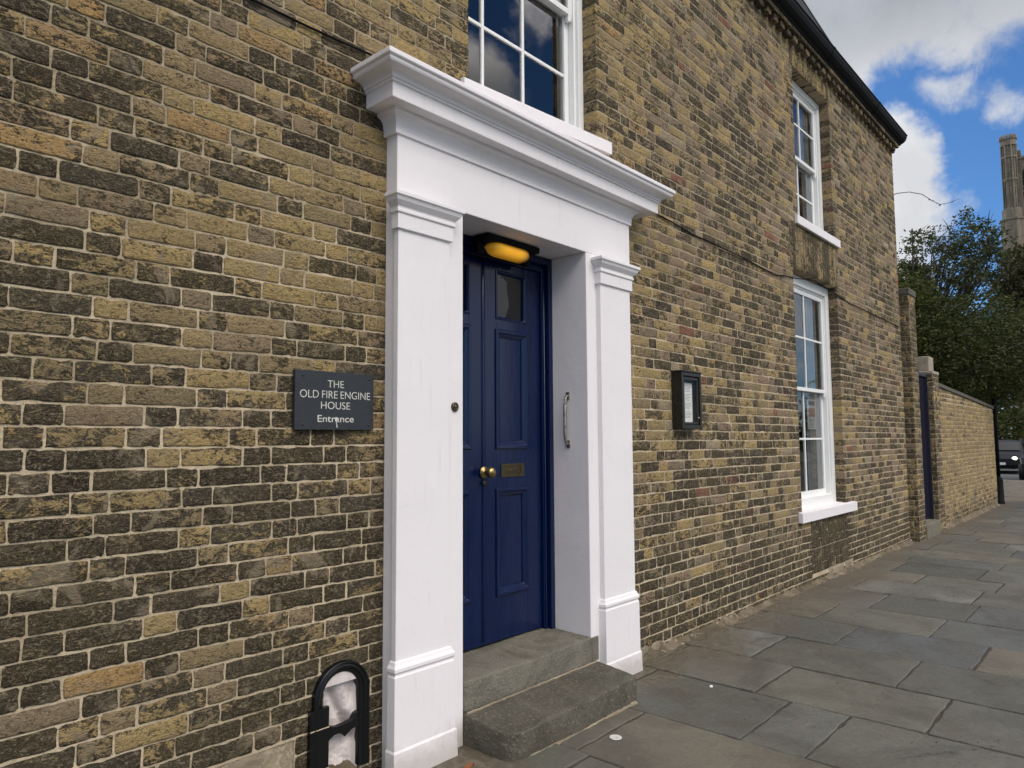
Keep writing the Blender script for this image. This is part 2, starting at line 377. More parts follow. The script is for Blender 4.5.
# ------------------------------------------------------------------ bricks
CZ = 0.0752; Z0 = 1.480 - 19 * CZ      # bed joints found in the photograph
ST, HD, JT = 0.242, 0.111, 0.0085
def add_brick(mb, O, U, N, u0, u1, z0, z1, c, nu=6, nv=4, back=0.02, jit=0.0022, wob=0.004, proud=0.0):
    """one weathered brick, front face on plane O + u*U, outward normal N"""
    W = u1 - u0; H = z1 - z0
    if W < 0.012 or H < 0.012: return
    tu = NR.uniform(-0.0012, 0.0012); tv = NR.uniform(-0.0015, 0.0015); sk = NR.uniform(-0.0022, 0.0022)
    vs = []
    us = np.concatenate([[0, min(0.12, 0.006 / W)], np.linspace(0, 1, nu - 2)[1:-1], [1 - min(0.12, 0.006 / W), 1]]) if nu > 3 else np.linspace(0, 1, nu)
    us = np.unique(us); nu = len(us)
    vv = np.linspace(0, 1, nv) if nv < 4 else np.array([0, 0.10, 0.90, 1.0]) if nv == 4 else np.concatenate([[0, 0.085], np.linspace(0.085, 0.915, nv - 2)[1:-1], [0.915, 1]])
    nv = len(vv)
    for j in range(nv):
        for i in range(nu):
            a = us[i]; b = vv[j]
            eu = i in (0, nu - 1); ev = j in (0, nv - 1)
            u = u0 + W * a; z = z0 + H * b + sk * (a - 0.5)
            n = proud + tu * (a - .5) + tv * (b - .5) + NR.uniform(-1, 1) * 0.0018
            if eu: u += NR.uniform(-jit, jit) ; n -= 0.0016
            if ev:
                z += NR.uniform(-jit, jit) ; n -= 0.0016
                if NR.uniform() < 0.06: z += NR.uniform(0.002, 0.007) * (1 if j == 0 else -1); n -= 0.002
            if eu and ev:
                k = 0.0008 + abs(NR.normal(0, 0.0022))
                u += k * (1 if i == 0 else -1); z += k * 0.8 * (1 if j == 0 else -1)
            vs.append((O[0] + U[0] * u + N[0] * n, O[1] + U[1] * u + N[1] * n, O[2] + z + wob * math.sin(u * 1.1 + 2.0 * z)))
    fs = [(j * nu + i, j * nu + i + 1, (j + 1) * nu + i + 1, (j + 1) * nu + i) for j in range(nv - 1) for i in range(nu - 1)]
    ring = [i for i in range(nu)] + [j * nu + nu - 1 for j in range(1, nv)] + [(nv - 1) * nu + i for i in range(nu - 2, -1, -1)] + [j * nu for j in range(nv - 2, 0, -1)]
    m = len(vs)
    for k in ring:
        q = vs[k]; vs.append((q[0] - N[0] * back, q[1] - N[1] * back, q[2]))
    L = len(ring)
    for k in range(L):
        fs.append((ring[k], m + k, m + (k + 1) % L, ring[(k + 1) % L]))
    mb.add(vs, fs, 0, False, c)
    mb.sm[-len(fs):-L] = [True] * (len(fs) - L)

def clamp(x, a=0.0, b=1.0): return max(a, min(b, x))
def style_front(x, z):
    """hue, soot, pink, tone of the brick at this spot of the front wall"""
    n1 = noise.noise((x * 0.9, z * 0.9, 3.1)); n2 = noise.noise((x * 2.6, z * 3.0, 9.4))
    s = 0.55 + 0.34 * n1 + 0.32 * n2 + NR.normal(0, 0.25)
    if x < 2.2:
        s += 0.14 * clamp((1.9 - z) / 0.9) - 0.26 * clamp((z - 1.7) / 0.8) * clamp((x - 0.35) / 0.8) + 0.12 * clamp((0.9 - x) / 0.6)
    else:
        s += 0.16 * clamp((0.75 - z) / 0.5) - 0.05
        if x < 5.2 and z > 1.2: s -= 0.12
        if z > 3.0: s -= 0.05
    if z < 0.42: s += 0.3
    if x > 5.5: s -= 0.03
    h = clamp(NR.beta(2.2, 2.6) + 0.18 * n1)
    if x > 5.0: h = clamp(h * 0.8)
    p = NR.uniform(0, 0.35)
    q = NR.uniform()
    if x > 4.5:
        k = 0.20 + 0.25 * clamp((x - 5) / 4) + (0.15 if z > 2.6 else 0)
        if q < k: p = NR.uniform(0.45, 0.78)
        if q > 0.97: p = 1.0; s -= 0.35
        elif q > 0.958: p = 0.93; s -= 0.1
        s += 0.0
    elif q < 0.05: p = NR.uniform(0.45, 0.8)
    if q < 0.035: s -= 0.3; h = NR.uniform(0.8, 1.0)
    if 1.60 < x < 2.12 and z < 0.52: return (h, 1.0, 0.1, 0.0)
    if x < 2.2 and p > 0.45: p = 0.5
    return (h, clamp(s, 0.02, 1.0), p, NR.uniform())

def lay(mb, O, U, N, ua, ub, za, zb, holes, style, fine, zoff=Z0, deep=0.02, backs=None):
    """Flemish bond between ua..ub, za..zb leaving the holes open"""
    k = int(math.floor((za - zoff) / CZ))
    while zoff + k * CZ < zb:
        b0 = zoff + k * CZ; b1 = b0 + CZ
        z0 = max(b0 + JT / 2, za); z1 = min(b1 - JT / 2, zb)
        if z1 - z0 < 0.015: k += 1; continue
        segs = [(ua, ub)]
        for (hx0, hx1, hz0, hz1) in holes:
            if min(b1, hz1) - max(b0, hz0) > 0.4 * CZ:
                ns = []
                for s0, s1 in segs:
                    if hx1 <= s0 or hx0 >= s1: ns.append((s0, s1)); continue
                    if hx0 > s0: ns.append((s0, hx0))
                    if hx1 < s1: ns.append((hx1, s1))
                segs = ns
        P = ST + HD + 2 * JT
        off = (k % 2) * P / 2 + 0.057 + NR.uniform(-0.014, 0.014)
        x = ua - P * 2 - (ua - off) % P
        drift = 0
        items = []
        while x < ub:
            w = ST + NR.uniform(-0.006, 0.006); items.append((x, x + w)); x += w + JT
            w = HD + NR.uniform(-0.004, 0.004); items.append((x, x + w)); x += w + JT
            if (k * 7 + int(x * 3)) % 11 == 0 and NR.uniform() < 0.5:   # odd extra header
                items.append((x, x + HD)); x += HD + JT
            x += NR.uniform(-0.003, 0.0025)
        for s0, s1 in segs:
            row = []
            for a, b in items:
                a2 = max(a, s0); b2 = min(b, s1)
                if b2 - a2 > 0.012: row.append([a2, b2])
            if not row: continue
            if row[0][1] - row[0][0] < 0.045 and len(row) > 1: row[1][0] = row[0][0]; row.pop(0)
            if row[-1][1] - row[-1][0] < 0.045 and len(row) > 1: row[-2][1] = row[-1][1]; row.pop()
            row[0][0] = s0; row[-1][1] = s1
            for a, b in row:
                d = deep
                if backs and any(abs(a - hx1) < 0.002 or abs(b - hx0) < 0.002 for hx0, hx1, hz0, hz1 in holes if min(b1, hz1) - max(b0, hz0) > 0.4 * CZ): d = backs
                nu, nv = fine(a)
                add_brick(mb, O, U, N, a, b, z0, z1, style((a + b) / 2, (z0 + z1) / 2), nu, nv, d)
        k += 1

# ------------------------------------------------------------------ the house
house = thing('brick_house', 'long two storey house of sooty yellow brick with a white door surround', 'house', (0, 0, 0))
HX0, HX1, HT = -3.2, 11.58, 5.735
W1 = (2.66, 3.88, 3.41, 5.56); W2 = (7.57, 8.73, 3.80, 5.52); W3 = (7.39, 8.76, 0.70, 3.26)
DOOR = (2.11, 4.10, -0.1, 3.02)
BS = (1.79, 1.985, -0.1, 0.47)
PATCH = (1.30, 1.66, -0.1, 0.275)
ARCH2 = (7.50, 8.80, 5.52, HT); ARCH3 = (7.32, 8.83, 3.26, 3.775); ARCH1 = (2.55, 3.99, 5.56, HT); UND3 = (7.62, 8.80, 0.09, 0.60)
mb = MB()
fine = lambda x: (9, 5) if x < 4.4 else ((6, 4) if x < 7.5 else (4, 4))
lay(mb, (0, 0, 0), (1, 0, 0), (0, -1, 0), HX0, HX1, -0.03, HT, [W1, W2, W3, DOOR, BS, PATCH, ARCH1, ARCH2, ARCH3, UND3], style_front, fine, backs=0.14)
def soldiers(x0, x1, z0, z1, dark, fan=0.0, rows=1):
    n = int(round((x1 - x0) / 0.0755))
    for r_ in range(rows):
        a = z0 + (z1 - z0) * r_ / rows; b = z0 + (z1 - z0) * (r_ + 1) / rows
        for i in range(n):
            u0 = x0 + (x1 - x0) * i / n; u1 = x0 + (x1 - x0) * (i + 1) / n
            h, s, p, q = style_front((u0 + u1) / 2, (a + b) / 2)
            c = (h * 0.7, clamp(s * 0.5 + dark), p * 0.5, q)
            cut = [a, b] if NR.uniform() < 0.35 else [a, a + (b - a) * NR.choice([0.36, 0.64]), b]
            for k in range(len(cut) - 1):
                add_brick(mb, (0, 0, 0), (1, 0, 0), (0, -1, 0), u0 + 0.003, u1 - 0.003, cut[k] + 0.003, cut[k + 1] - 0.003, c, 4, 4, 0.12 if k == 0 else 0.02, 0.001, 0.0, 0.0025)
soldiers(ARCH2[0], ARCH2[1], ARCH2[2] + 0.003, ARCH2[3], 0.18)
soldiers(ARCH3[0], ARCH3[1], ARCH3[2] + 0.003, ARCH3[3], 0.28)
soldiers(ARCH1[0], ARCH1[1], ARCH1[2] + 0.003, ARCH1[3], 0.2)
soldiers(UND3[0], UND3[1], UND3[2], UND3[3], 0.55, rows=2)
# structural wall behind, with the openings cut through: mortar seen in the joints
def slab_with_holes(mb, x0, x1, z0, z1, y0f, y1, holes, mi):
    xs = sorted({x0, x1, 0.5, 4.3, 6.5, *[h[0] for h in holes], *[h[1] for h in holes]}); zs = sorted({z0, z1, *[max(z0, h[2]) for h in holes], *[h[3] for h in holes]})
    def solid(i, j):
        if i < 0 or j < 0 or i >= len(xs) - 1 or j >= len(zs) - 1: return False
        cx = (xs[i] + xs[i + 1]) / 2; cz = (zs[j] + zs[j + 1]) / 2
        return not any(h[0] < cx < h[1] and h[2] < cz < h[3] for h in holes)
    for i in range(len(xs) - 1):
        for j in range(len(zs) - 1):
            if not solid(i, j): continue
            a, b, c, d = xs[i], xs[i + 1], zs[j], zs[j + 1]; ya = y0f(a); yb_ = y0f(b); y0 = min(ya, yb_)
            mb.add([(a, ya, c), (b, yb_, c), (b, yb_, d), (a, ya, d)], [(0, 1, 2, 3)], mi)
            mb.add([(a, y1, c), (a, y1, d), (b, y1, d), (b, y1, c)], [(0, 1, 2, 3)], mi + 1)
            if not solid(i - 1, j): mb.add([(a, y0, c), (a, y0, d), (a, y1, d), (a, y1, c)], [(0, 1, 2, 3)], mi)
            if not solid(i + 1, j): mb.add([(b, y0, c), (b, y1, c), (b, y1, d), (b, y0, d)], [(0, 1, 2, 3)], mi)
            if not solid(i, j - 1): mb.add([(a, y0, c), (a, y1, c), (b, y1, c), (b, y0, c)], [(0, 1, 2, 3)], mi)
            if not solid(i, j + 1): mb.add([(a, y0, d), (b, y0, d), (b, y1, d), (a, y1, d)], [(0, 1, 2, 3)], mi)
g = 0.006
slab_with_holes(mb, HX0 + 0.002, HX1 - 0.006, -0.05, HT, (lambda x: 0.0048 if x < 1 else 0.0035 if x < 3 else 0.0025 if x < 6 else 0.0022), 0.36, [(w[0] - g, w[1] + g, w[2] - g, w[3] + g) for w in (W1, W2, W3)] + [(2.40, 3.66, -0.2, 2.70), (BS[0], BS[1], -0.2, BS[3]), (PATCH[0] + .004, PATCH[1] - .004, -0.2, PATCH[3] - .004)], 1)
# gable end, back wall, floors (hidden shell keeping the rooms dark)
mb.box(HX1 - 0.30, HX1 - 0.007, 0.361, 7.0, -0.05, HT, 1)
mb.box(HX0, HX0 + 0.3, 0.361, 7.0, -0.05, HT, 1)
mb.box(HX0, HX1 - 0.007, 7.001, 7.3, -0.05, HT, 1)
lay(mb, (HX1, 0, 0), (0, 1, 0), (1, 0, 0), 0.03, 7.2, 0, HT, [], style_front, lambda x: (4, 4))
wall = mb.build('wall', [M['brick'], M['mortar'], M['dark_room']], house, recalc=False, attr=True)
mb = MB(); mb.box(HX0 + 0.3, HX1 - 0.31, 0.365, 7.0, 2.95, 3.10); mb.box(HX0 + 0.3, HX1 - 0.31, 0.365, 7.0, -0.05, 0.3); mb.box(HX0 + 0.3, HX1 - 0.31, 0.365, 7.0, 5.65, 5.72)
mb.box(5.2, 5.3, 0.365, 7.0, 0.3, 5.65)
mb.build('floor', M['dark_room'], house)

# eaves: dentil headers, projecting course, fascia, gutter, roof
mb = MB()
k = 0; x = HX0
while x < HX1 - 0.05:
    add_brick(mb, (0, 0, 0), (1, 0, 0), (0, -1, 0), x, x + 0.106, 5.742, 5.806, (NR.uniform(0, .6), clamp(NR.normal(0.5, 0.2)), 0.5, NR.uniform()), 4, 4, 0.075, 0.002, 0, 0.066)
    x += 0.178
for x in np.arange(HX0, HX1, 0.235):
    add_brick(mb, (0, 0, 0), (1, 0, 0), (0, -1, 0), x, min(x + 0.225, HX1 + .04), 5.812, 5.862, (NR.uniform(0, .6), clamp(NR.normal(0.65, 0.2)), 0.5, NR.uniform()), 4, 4, 0.12, 0.002, 0, 0.092)
mb.box(HX0, HX1 - 0.01, -0.004, 0.3, 5.736, 5.866, 1)
mb.build('dentil_cornice', [M['brick'], M['mortar']], house, recalc=False, attr=True)
mb = MB()
pr = [(-0.100, 5.868), (-0.104, 5.880), (-0.140, 5.895), (-0.170, 5.920), (-0.188, 5.955), (-0.192, 5.985), (-0.202, 5.99), (-0.202, 6.002), (-0.06, 6.002), (-0.06, 5.868)]
ga, gb = HX0, HX1 + 0.09
vs = [(ga, y, z) for y, z in pr] + [(gb, y, z) for y, z in pr]; n = len(pr)
mb.add(vs, [tuple(range(n)), tuple(range(2 * n - 1, n - 1, -1))] + [(i, (i + 1) % n, n + (i + 1) % n, n + i) for i in range(n)], 0)
for x in np.arange(-2.6, HX1, 1.83):
    vs = [(x, y - .006 if y < -.12 else y, z - .005) for y, z in pr[:8]] + [(x + .05, y - .006 if y < -.12 else y, z - .005) for y, z in pr[:8]]
    mb.add(vs, [(i, i + 1, 8 + i + 1, 8 + i) for i in range(7)] + [tuple(range(8)), tuple(range(15, 7, -1))], 0)
mb.build('gutter', M['gutter'], house, bevel=0.004)
mb = MB()
XB = [(HX0, 0.22), (6.9, 0.22), (8.7, 0.0), (HX1 + .09, 0.0)]     # the old roof sags towards its far end
for i in range(26):      # slate courses, each lapping the one below
    y0 = -0.17 + i * 0.155; z0 = 6.004 + (i * 0.155) * 0.85
    for (xa, da), (xb, db) in zip(XB[:-1], XB[1:]):
        mb.add([(xa, y0, z0 + da), (xb, y0, z0 + db), (xb, y0 + 0.2, z0 + 0.17 + db), (xa, y0 + 0.2, z0 + 0.17 + da), (xa, y0, z0 + .016 + da), (xb, y0, z0 + .016 + db), (xb, y0 + .2, z0 + .186 + db), (xa, y0 + .2, z0 + .186 + da)],
           [(0, 3, 2, 1), (4, 5, 6, 7), (0, 1, 5, 4), (1, 2, 6, 5), (2, 3, 7, 6), (3, 0, 4, 7)])
mb.box(HX0, 6.9, -0.165, -0.12, 6.003, 6.22)
mb.add([(6.9, -.165, 6.003), (8.7, -.165, 6.003), (6.9, -.165, 6.22), (6.9, -.12, 6.003), (8.7, -.12, 6.003), (6.9, -.12, 6.22)], [(0, 1, 2), (1, 4, 5, 2), (3, 5, 4)])
mb.add([(HX0, 3.7, 9.45), (HX1 + .09, 3.7, 9.3), (HX1 + .09, 7.5, 6.0), (HX0, 7.5, 6.0)], [(0, 1, 2, 3)])
mb.add([(HX1 - .02, -0.05, 5.74), (HX1 - .02, 7.4, 5.74), (HX1 - .02, 3.7, 9.1)], [(0, 1, 2)])
mb.build('roof', M['slate'], house, recalc=False)

# lumpy strips
def lump_strip(name, pts, w, h, mat, parent, seed=0, step=0.03):
    mb = MB(); vs = []; rows = 6
    L = []
    for (a, b) in zip(pts[:-1], pts[1:]):
        n = max(2, int((Vector(b) - Vector(a)).length / step))
        for i in range(n): L.append(Vector(a).lerp(Vector(b), i / n))
    for i, p in enumerate(L):
        ww = w * (0.55 + 0.9 * abs(noise.noise((p.x * 4, seed, 1)))) ; hh = h * (0.5 + 1.1 * abs(noise.noise((p.x * 6, seed, 5))))
        for j in range(rows):
            t_ = j / (rows - 1)
            vs.append((p.x, p.y + 0.006 - (ww + 0.006) * t_, p.z + hh * (1 - t_) ** 1.5 + (0 if j in (0, rows - 1) else 0.008 * noise.noise((p.x * 22, j * 3.1, seed))) - (0.004 if j == rows - 1 else 0)))
    fs = [(i * rows + j, i * rows + j + 1, (i + 1) * rows + j + 1, (i + 1) * rows + j) for i in range(len(L) - 1) for j in range(rows - 1)]
    mb.add(vs, fs, 0, True)
    return mb.build(name, mat, parent)
lump_strip('mortar_fillet', [(4.12, -0.0, 0.0), (11.6, 0.0, 0)], 0.10, 0.05, M['fillet'], house, 1)
lump_strip('mortar_fillet', [(-3, -0.0, 0.0), (1.71, 0.0, 0)], 0.07, 0.05, M['fillet'], house, 2)
def rubble(name, x0, x1, z0, z1, y, amp, mat, parent, sd, nx=26, nz=20):
    mb = MB(); vs = []
    for j in range(nz):
        for i in range(nx):
            x = x0 + (x1 - x0) * i / (nx - 1); z = z0 + (z1 - z0) * j / (nz - 1)
            d = noise.noise((x * 9, z * 9, sd)) + 0.5 * noise.noise((x * 24, z * 24, sd))
            e = 0 if i in (0, nx - 1) or j in (0, nz - 1) else 1
            vs.append((x, y - amp * d * e + (1 - e) * 0.012, z))
    mb.add(vs, [(j * nx + i, j * nx + i + 1, (j + 1) * nx + i + 1, (j + 1) * nx + i) for j in range(nz - 1) for i in range(nx - 1)], 0, True)
    return mb.build(name, mat, parent, recalc=False)
M['rubble'] = mortar_mat('patching_mortar', (0.34, 0.29, 0.20), (0.22, 0.185, 0.13))
rubble('mortar_patch', PATCH[0], PATCH[1], -0.02, PATCH[3], -0.002, 0.016, M['rubble'], house, 4)
rubble('mortar_patch', 8.1, 8.95, -0.01, 0.10, -0.008, 0.02, M['rubble'], house, 8, 30, 8)
rubble('mortar_patch', 4.14, 4.75, -0.01, 0.075, -0.004, 0.02, M['rubble'], house, 12, 30, 8)

# ------------------------------------------------------------------ sash windows
def window(w, cols, zm, zb_lo, zb_up, sill, inset=0.10, fw=0.075, label=None, curt=None, tilt=0.0):
    x0, x1, z0, z1 = w; Y = inset
    f = MB()
    # box frame: two stepped rings
    def ring(m, a, b, c, d, wd, y0, y1, wb=None):
        wb = wd if wb is None else wb
        m.box(a, a + wd, y0, y1, c, d); m.box(b - wd, b, y0, y1, c, d)
        m.box(a + wd, b - wd, y0, y1, d - wd, d); m.box(a + wd, b - wd, y0, y1, c, c + wb)
    ring(f, x0 + .003, x1 - .003, z0 + 0.055, z1 - .003, fw, Y, Y + 0.10)
    ring(f, x0 + .003 + fw, x1 - .003 - fw, z0 + 0.055 + fw * .6, z1 - .003 - fw, 0.022, Y + 0.022, Y + 0.098)
    win = f.build('window', M['wwood'], house, bevel=0.003)
    xa = x0 + fw + 0.028; xb = x1 - fw - 0.028; za = z0 + 0.055 + fw * .6 + .024; zb = z1 - fw - 0.028
    def sash(name, c, d, y, cuts, bars, bot, top, horns):
        s = MB(); st = cols['stile']
        s.box(xa, xa + st, y, y + 0.035, c, d); s.box(xb - st, xb, y, y + 0.035, c, d)
        s.box(xa + st, xb - st, y + .001, y + 0.034, c, c + bot); s.box(xa + st, xb - st, y + .001, y + 0.034, d - top, d)
        for cx in cols['m']:
            s.box(cx - 0.011, cx + 0.011, y + 0.005, y + 0.03, c + bot, d - top)
        for bz in bars:
            s.box(xa + st, xb - st, y + 0.007, y + 0.028, bz - 0.011, bz + 0.011)
        if horns:
            for hx in (xa, xb - st): s.prism([(hx, c - 0.05), (hx + st * .6, c - 0.045), (hx + st, c), (hx, c)], y, y + 0.03)
        o = s.build('sash', M['wwood'], win, bevel=0.003)
        gl = MB(); gl.add([(xa + st - .004, y + .017, c + bot - .004), (xb - st + .004, y + .017, c + bot - .004), (xb - st + .004, y + .017, d - top + .004), (xa + st - .004, y + .017, d - top + .004)], [(0, 1, 2, 3)])
        gl.build('glass_pane', M['glass'], win, recalc=False)
    sash('u', zm - 0.02, zb, Y + 0.028, None, zb_up, 0.04, 0.05, True)
    sash('l', za, zm + 0.018, Y + 0.066, None, zb_lo, 0.075, 0.035, False)
    sx0, sx1, sz0, sz1, sy = sill
    s = MB()
    s.add([(sx0, sy, sz0 - tilt), (sx1, sy, sz0), (sx1, sy, sz1), (sx0, sy, sz1 - tilt), (sx0, -.0015, sz0 - tilt), (sx1, -.0015, sz0), (sx1, -.0015, sz1 + .006), (sx0, -.0015, sz1 + .006 - tilt)],
          [(0, 1, 2, 3), (3, 2, 6, 7), (0, 4, 5, 1), (0, 3, 7, 4), (1, 5, 6, 2), (4, 7, 6, 5)])
    s.add([(x0 + .002, -.004, sz0 + .01 - tilt), (x1 - .002, -.004, sz0 + .01), (x1 - .002, -.004, sz1 + .004), (x0 + .002, -.004, sz1 + .004 - tilt), (x0 + .002, Y + .12, sz0 + .01 - tilt), (x1 - .002, Y + .12, sz0 + .01), (x1 - .002, Y + .12, sz1 + .022), (x0 + .002, Y + .12, sz1 + .022 - tilt)],
          [(0, 1, 2, 3), (3, 2, 6, 7), (0, 4, 5, 1), (0, 3, 7, 4), (1, 5, 6, 2), (4, 7, 6, 5)])
    s.build('sill', M['stucco'], win, bevel=0.004)
    for (ca, cb, cy) in curt or []:
        c = MB(); n = 60; vs = []
        for i in range(n + 1):
            x = ca + (cb - ca) * i / n; ph = x * 62 + 1.5 * math.sin(x * 9)
            for zz in (z0 + 0.12, z1 - 0.1): vs.append((x, cy + 0.022 * math.sin(ph), zz))
        c.add(vs, [(2 * i, 2 * i + 2, 2 * i + 3, 2 * i + 1) for i in range(n)], 0, True)
        for v_ in [v for v in vs]: c.v.append((v_[0], v_[1] + .004, v_[2])); c.c.append((.5, .5, .5, .5))
        b = len(vs)
        for i in range(n): c.f.append((b + 2 * i + 1, b + 2 * i + 3, b + 2 * i + 2, b + 2 * i)); c.mi.append(0); c.sm.append(True)
        c.build('curtain', M['curtain'], win, recalc=False)
    return win
window(W1, dict(stile=0.045, m=[2.955, 3.325]), 4.43, [3.985], [4.90], (2.595, 4.01, 3.446, 3.532, -0.036), 0.105, 0.055, curt=[(3.70, 3.86, 0.215), (2.72, 2.84, 0.215)], tilt=0.078)
window(W2, dict(stile=0.05, m=[8.135]), 4.66, [4.275], [5.06], (7.475, 8.855, 3.752, 3.845, -0.036), 0.11, 0.07, curt=[(8.43, 8.71, 0.22), (7.7, 7.8, 0.22)])
window(W3, dict(stile=0.055, m=[8.035]), 2.03, [1.485], [2.60], (7.275, 9.025, 0.645, 0.745, -0.05), 0.10, 0.10, curt=[(8.24, 8.74, 0.215), (7.5, 7.66, 0.215)])

# ------------------------------------------------------------------ door surround
def wrap(mb, prof, xl, xr, yf, yb=0.0, extra=0.0):
    """profile (projection, z) carried round left return, front and right return"""
    n = len(prof); vs = []
    for p, z in prof:
        e = extra if p > 0.06 else 0
        vs += [(xl - p, yb, z), (xl - p, yf - p, z), (xr + p + e, yf - p, z), (xr + p + e, yb, z)]
    fs = []
    for i in range(n - 1):
        for k in range(3): fs.append((i * 4 + k, i * 4 + k + 1, (i + 1) * 4 + k + 1, (i + 1) * 4 + k))
    fs += [(0, 3, 2, 1), tuple((n - 1) * 4 + k for k in range(4))]
    fs.append(tuple([i * 4 for i in range(n)] + [i * 4 + 3 for i in range(n - 1, -1, -1)]))
    mb.add(vs, fs, 0)
OX0, OX1, SOF = 2.535, 3.615, 2.68
mb = MB()
# plain slab with the opening: left and right grounds, frieze
mb.prismz([(2.10, 0.0), (2.10, -0.085), (OX0, -0.085), (2.452, 0.19), (2.30, 0.19), (2.30, 0.0)], -0.02, SOF)
mb.prismz([(OX1, -0.085), (4.10, -0.085), (4.10, 0.0), (3.90, 0.0), (3.90, 0.30), (3.616, 0.30)], -0.02, SOF)
mb.box(2.10, 4.125, -0.0855, 0.0, SOF, 2.995)
mb.box(2.44, 3.90, 0.0, 0.30, SOF + .001, 2.96)
surround = mb.build('door_surround', M['stucco'], house, bevel=0.004)
cyma = []
for i in range(9):
    t_ = i / 8; cyma.append((0.132 + 0.062 * (t_ - 0.16 * math.sin(2 * math.pi * t_)), 3.152 + 0.053 * (t_ + 0.10 * math.sin(2 * math.pi * t_))))
bed = []
for i in range(7):
    t_ = i / 6; bed.append((0.012 + 0.03 * (1 - math.cos(t_ * math.pi / 2)), 2.992 + 0.055 * math.sin(t_ * math.pi / 2)))
prof = [(0.0, 2.962), (0.010, 2.962), (0.010, 2.980)] + bed + [(0.050, 3.050), (0.050, 3.068), (0.113, 3.066), (0.115, 3.070), (0.115, 3.136), (0.124, 3.140), (0.124, 3.150)] + cyma + [(0.203, 3.208), (0.206, 3.213), (0.206, 3.232), (0.200, 3.237), (-0.08, 3.285)]
mb = MB(); wrap(mb, prof, 2.092, 4.13, -0.0865, 0.0, 0.075); mb.build('cornice', M['stucco'], surround, bevel=0.0025)
for (a, b) in ((2.083, 2.412), (3.722, 4.068)):
    mb = MB(); Yp = -0.118
    mb.box(a, b, Yp, -0.0845, 0.50, 2.50)
    pil = mb.build('pilaster', M['stucco'], surround, bevel=0.003)
    mb = MB()
    wrap(mb, [(0, 2.488), (0.013, 2.490), (0.013, 2.562), (0.0215, 2.566), (0.0215, 2.578), (0.018, 2.580), (0.018, 2.592), (0.026, 2.600), (0.040, 2.615), (0.047, 2.632), (0.055, 2.636), (0.055, 2.654), (0.0, 2.677)], a, b, Yp, -0.08)
    mb.build('capital', M['stucco'], surround, bevel=0.002)
    mb = MB()
    wrap(mb, [(0.030, -0.02), (0.026, 0.12), (0.020, 0.13), (0.018, 0.442), (0.013, 0.450), (0.013, 0.456), (0.020, 0.466), (0.020, 0.480), (0.011, 0.494), (0.007, 0.506), (0.0, 0.510)], a, b, Yp, -0.08)
    mb.build('plinth', M['stucco'], surround, bevel=0.003)
# bell push on left pilaster
mb = MB(); mb.lathe([(0.024, 0.0), (0.024, -0.006), (0.019, -0.011), (0.013, -0.011), (0.012, -0.006), (0.009, -0.013), (0.0005, -0.014)], (2.475, -0.0855, 1.664), 'y', 20)
mb.build('bell_push', M['brassd'], surround)
# bow grab handle on right reveal
mb = MB()
hp = [(OX1, 0.068, 1.775), (OX1 - 0.018, 0.068, 1.772), (OX1 - 0.031, 0.068, 1.750), (OX1 - 0.036, 0.068, 1.71), (OX1 - 0.036, 0.068, 1.53), (OX1 - 0.031, 0.068, 1.492), (OX1 - 0.018, 0.068, 1.470), (OX1, 0.068, 1.467)]
mb.tube(hp, [0.007, 0.008, 0.009, 0.0105, 0.0105, 0.009, 0.008, 0.007], 10)
for z in (1.775, 1.468): mb.box(OX1 - 0.007, OX1 - 0.0005, 0.054, 0.082, z - 0.024, z + 0.024)
mb.build('grab_handle', M['handle'], surround, bevel=0.002)

# ------------------------------------------------------------------ door
DY = 0.24
mb = MB()
for (xa, xb) in ((2.455, 2.495), (3.575, 3.6145)): mb.box(xa, xb, 0.188, 0.31, 0.30, SOF - 0.002)
for (xa, xb) in ((2.495, 2.53), (3.545, 3.575)): mb.box(xa, xb, 0.222, 0.31, 0.30, 2.62)
for xx in (2.512, 3.560): mb.tube([(xx, 0.220, 0.30), (xx, 0.220, 2.60)], 0.009, 8)
mb.box(2.495, 3.575, 0.188, 0.31, 2.63, SOF - .002); mb.box(2.53, 3.545, 0.222, 0.31, 2.588, 2.63)
mb.build('door_frame', M['blue'], house, bevel=0.004)
mb = MB(); XL, XR = 2.533, 3.541
pan = [(2.635, 2.897), (3.131, 3.405)]
rows = [(0.585, 1.195), (1.453, 2.158), (2.236, 2.53)]
ZB, ZT = 0.318, 2.586
# stiles and rails butted end to end
mb.box(XL, pan[0][0], DY, DY + .045, ZB, ZT); mb.box(pan[0][1], pan[1][0], DY, DY + .045, ZB, ZT); mb.box(pan[1][1], XR, DY, DY + .045, ZB, ZT)
for a, b in pan:
    for c, d in ((ZB, rows[0][0]), (rows[0][1], rows[1][0]), (rows[1][1], rows[2][0]), (rows[2][1], ZT)):
        mb.box(a, b, DY, DY + .045, c, d)
    for c, d in rows[:2]: mb.box(a, b, DY + .014, DY + .04, c, d)
door = mb.build('door', M['blue'], house, bevel=0.002)
def frame_mould(mb, a, b, c, d, prof, y):
    """moulding run round a panel; prof = (inset, outward)"""
    vs = []
    for i_, o_ in prof: vs += [(a + i_, y - o_, c + i_), (b - i_, y - o_, c + i_), (b - i_, y - o_, d - i_), (a + i_, y - o_, d - i_)]
    fs = [(i * 4 + k, i * 4 + (k + 1) % 4, (i + 1) * 4 + (k + 1) % 4, (i + 1) * 4 + k) for i in range(len(prof) - 1) for k in range(4)]
    mb.add(vs, fs, 0)
mb = MB()
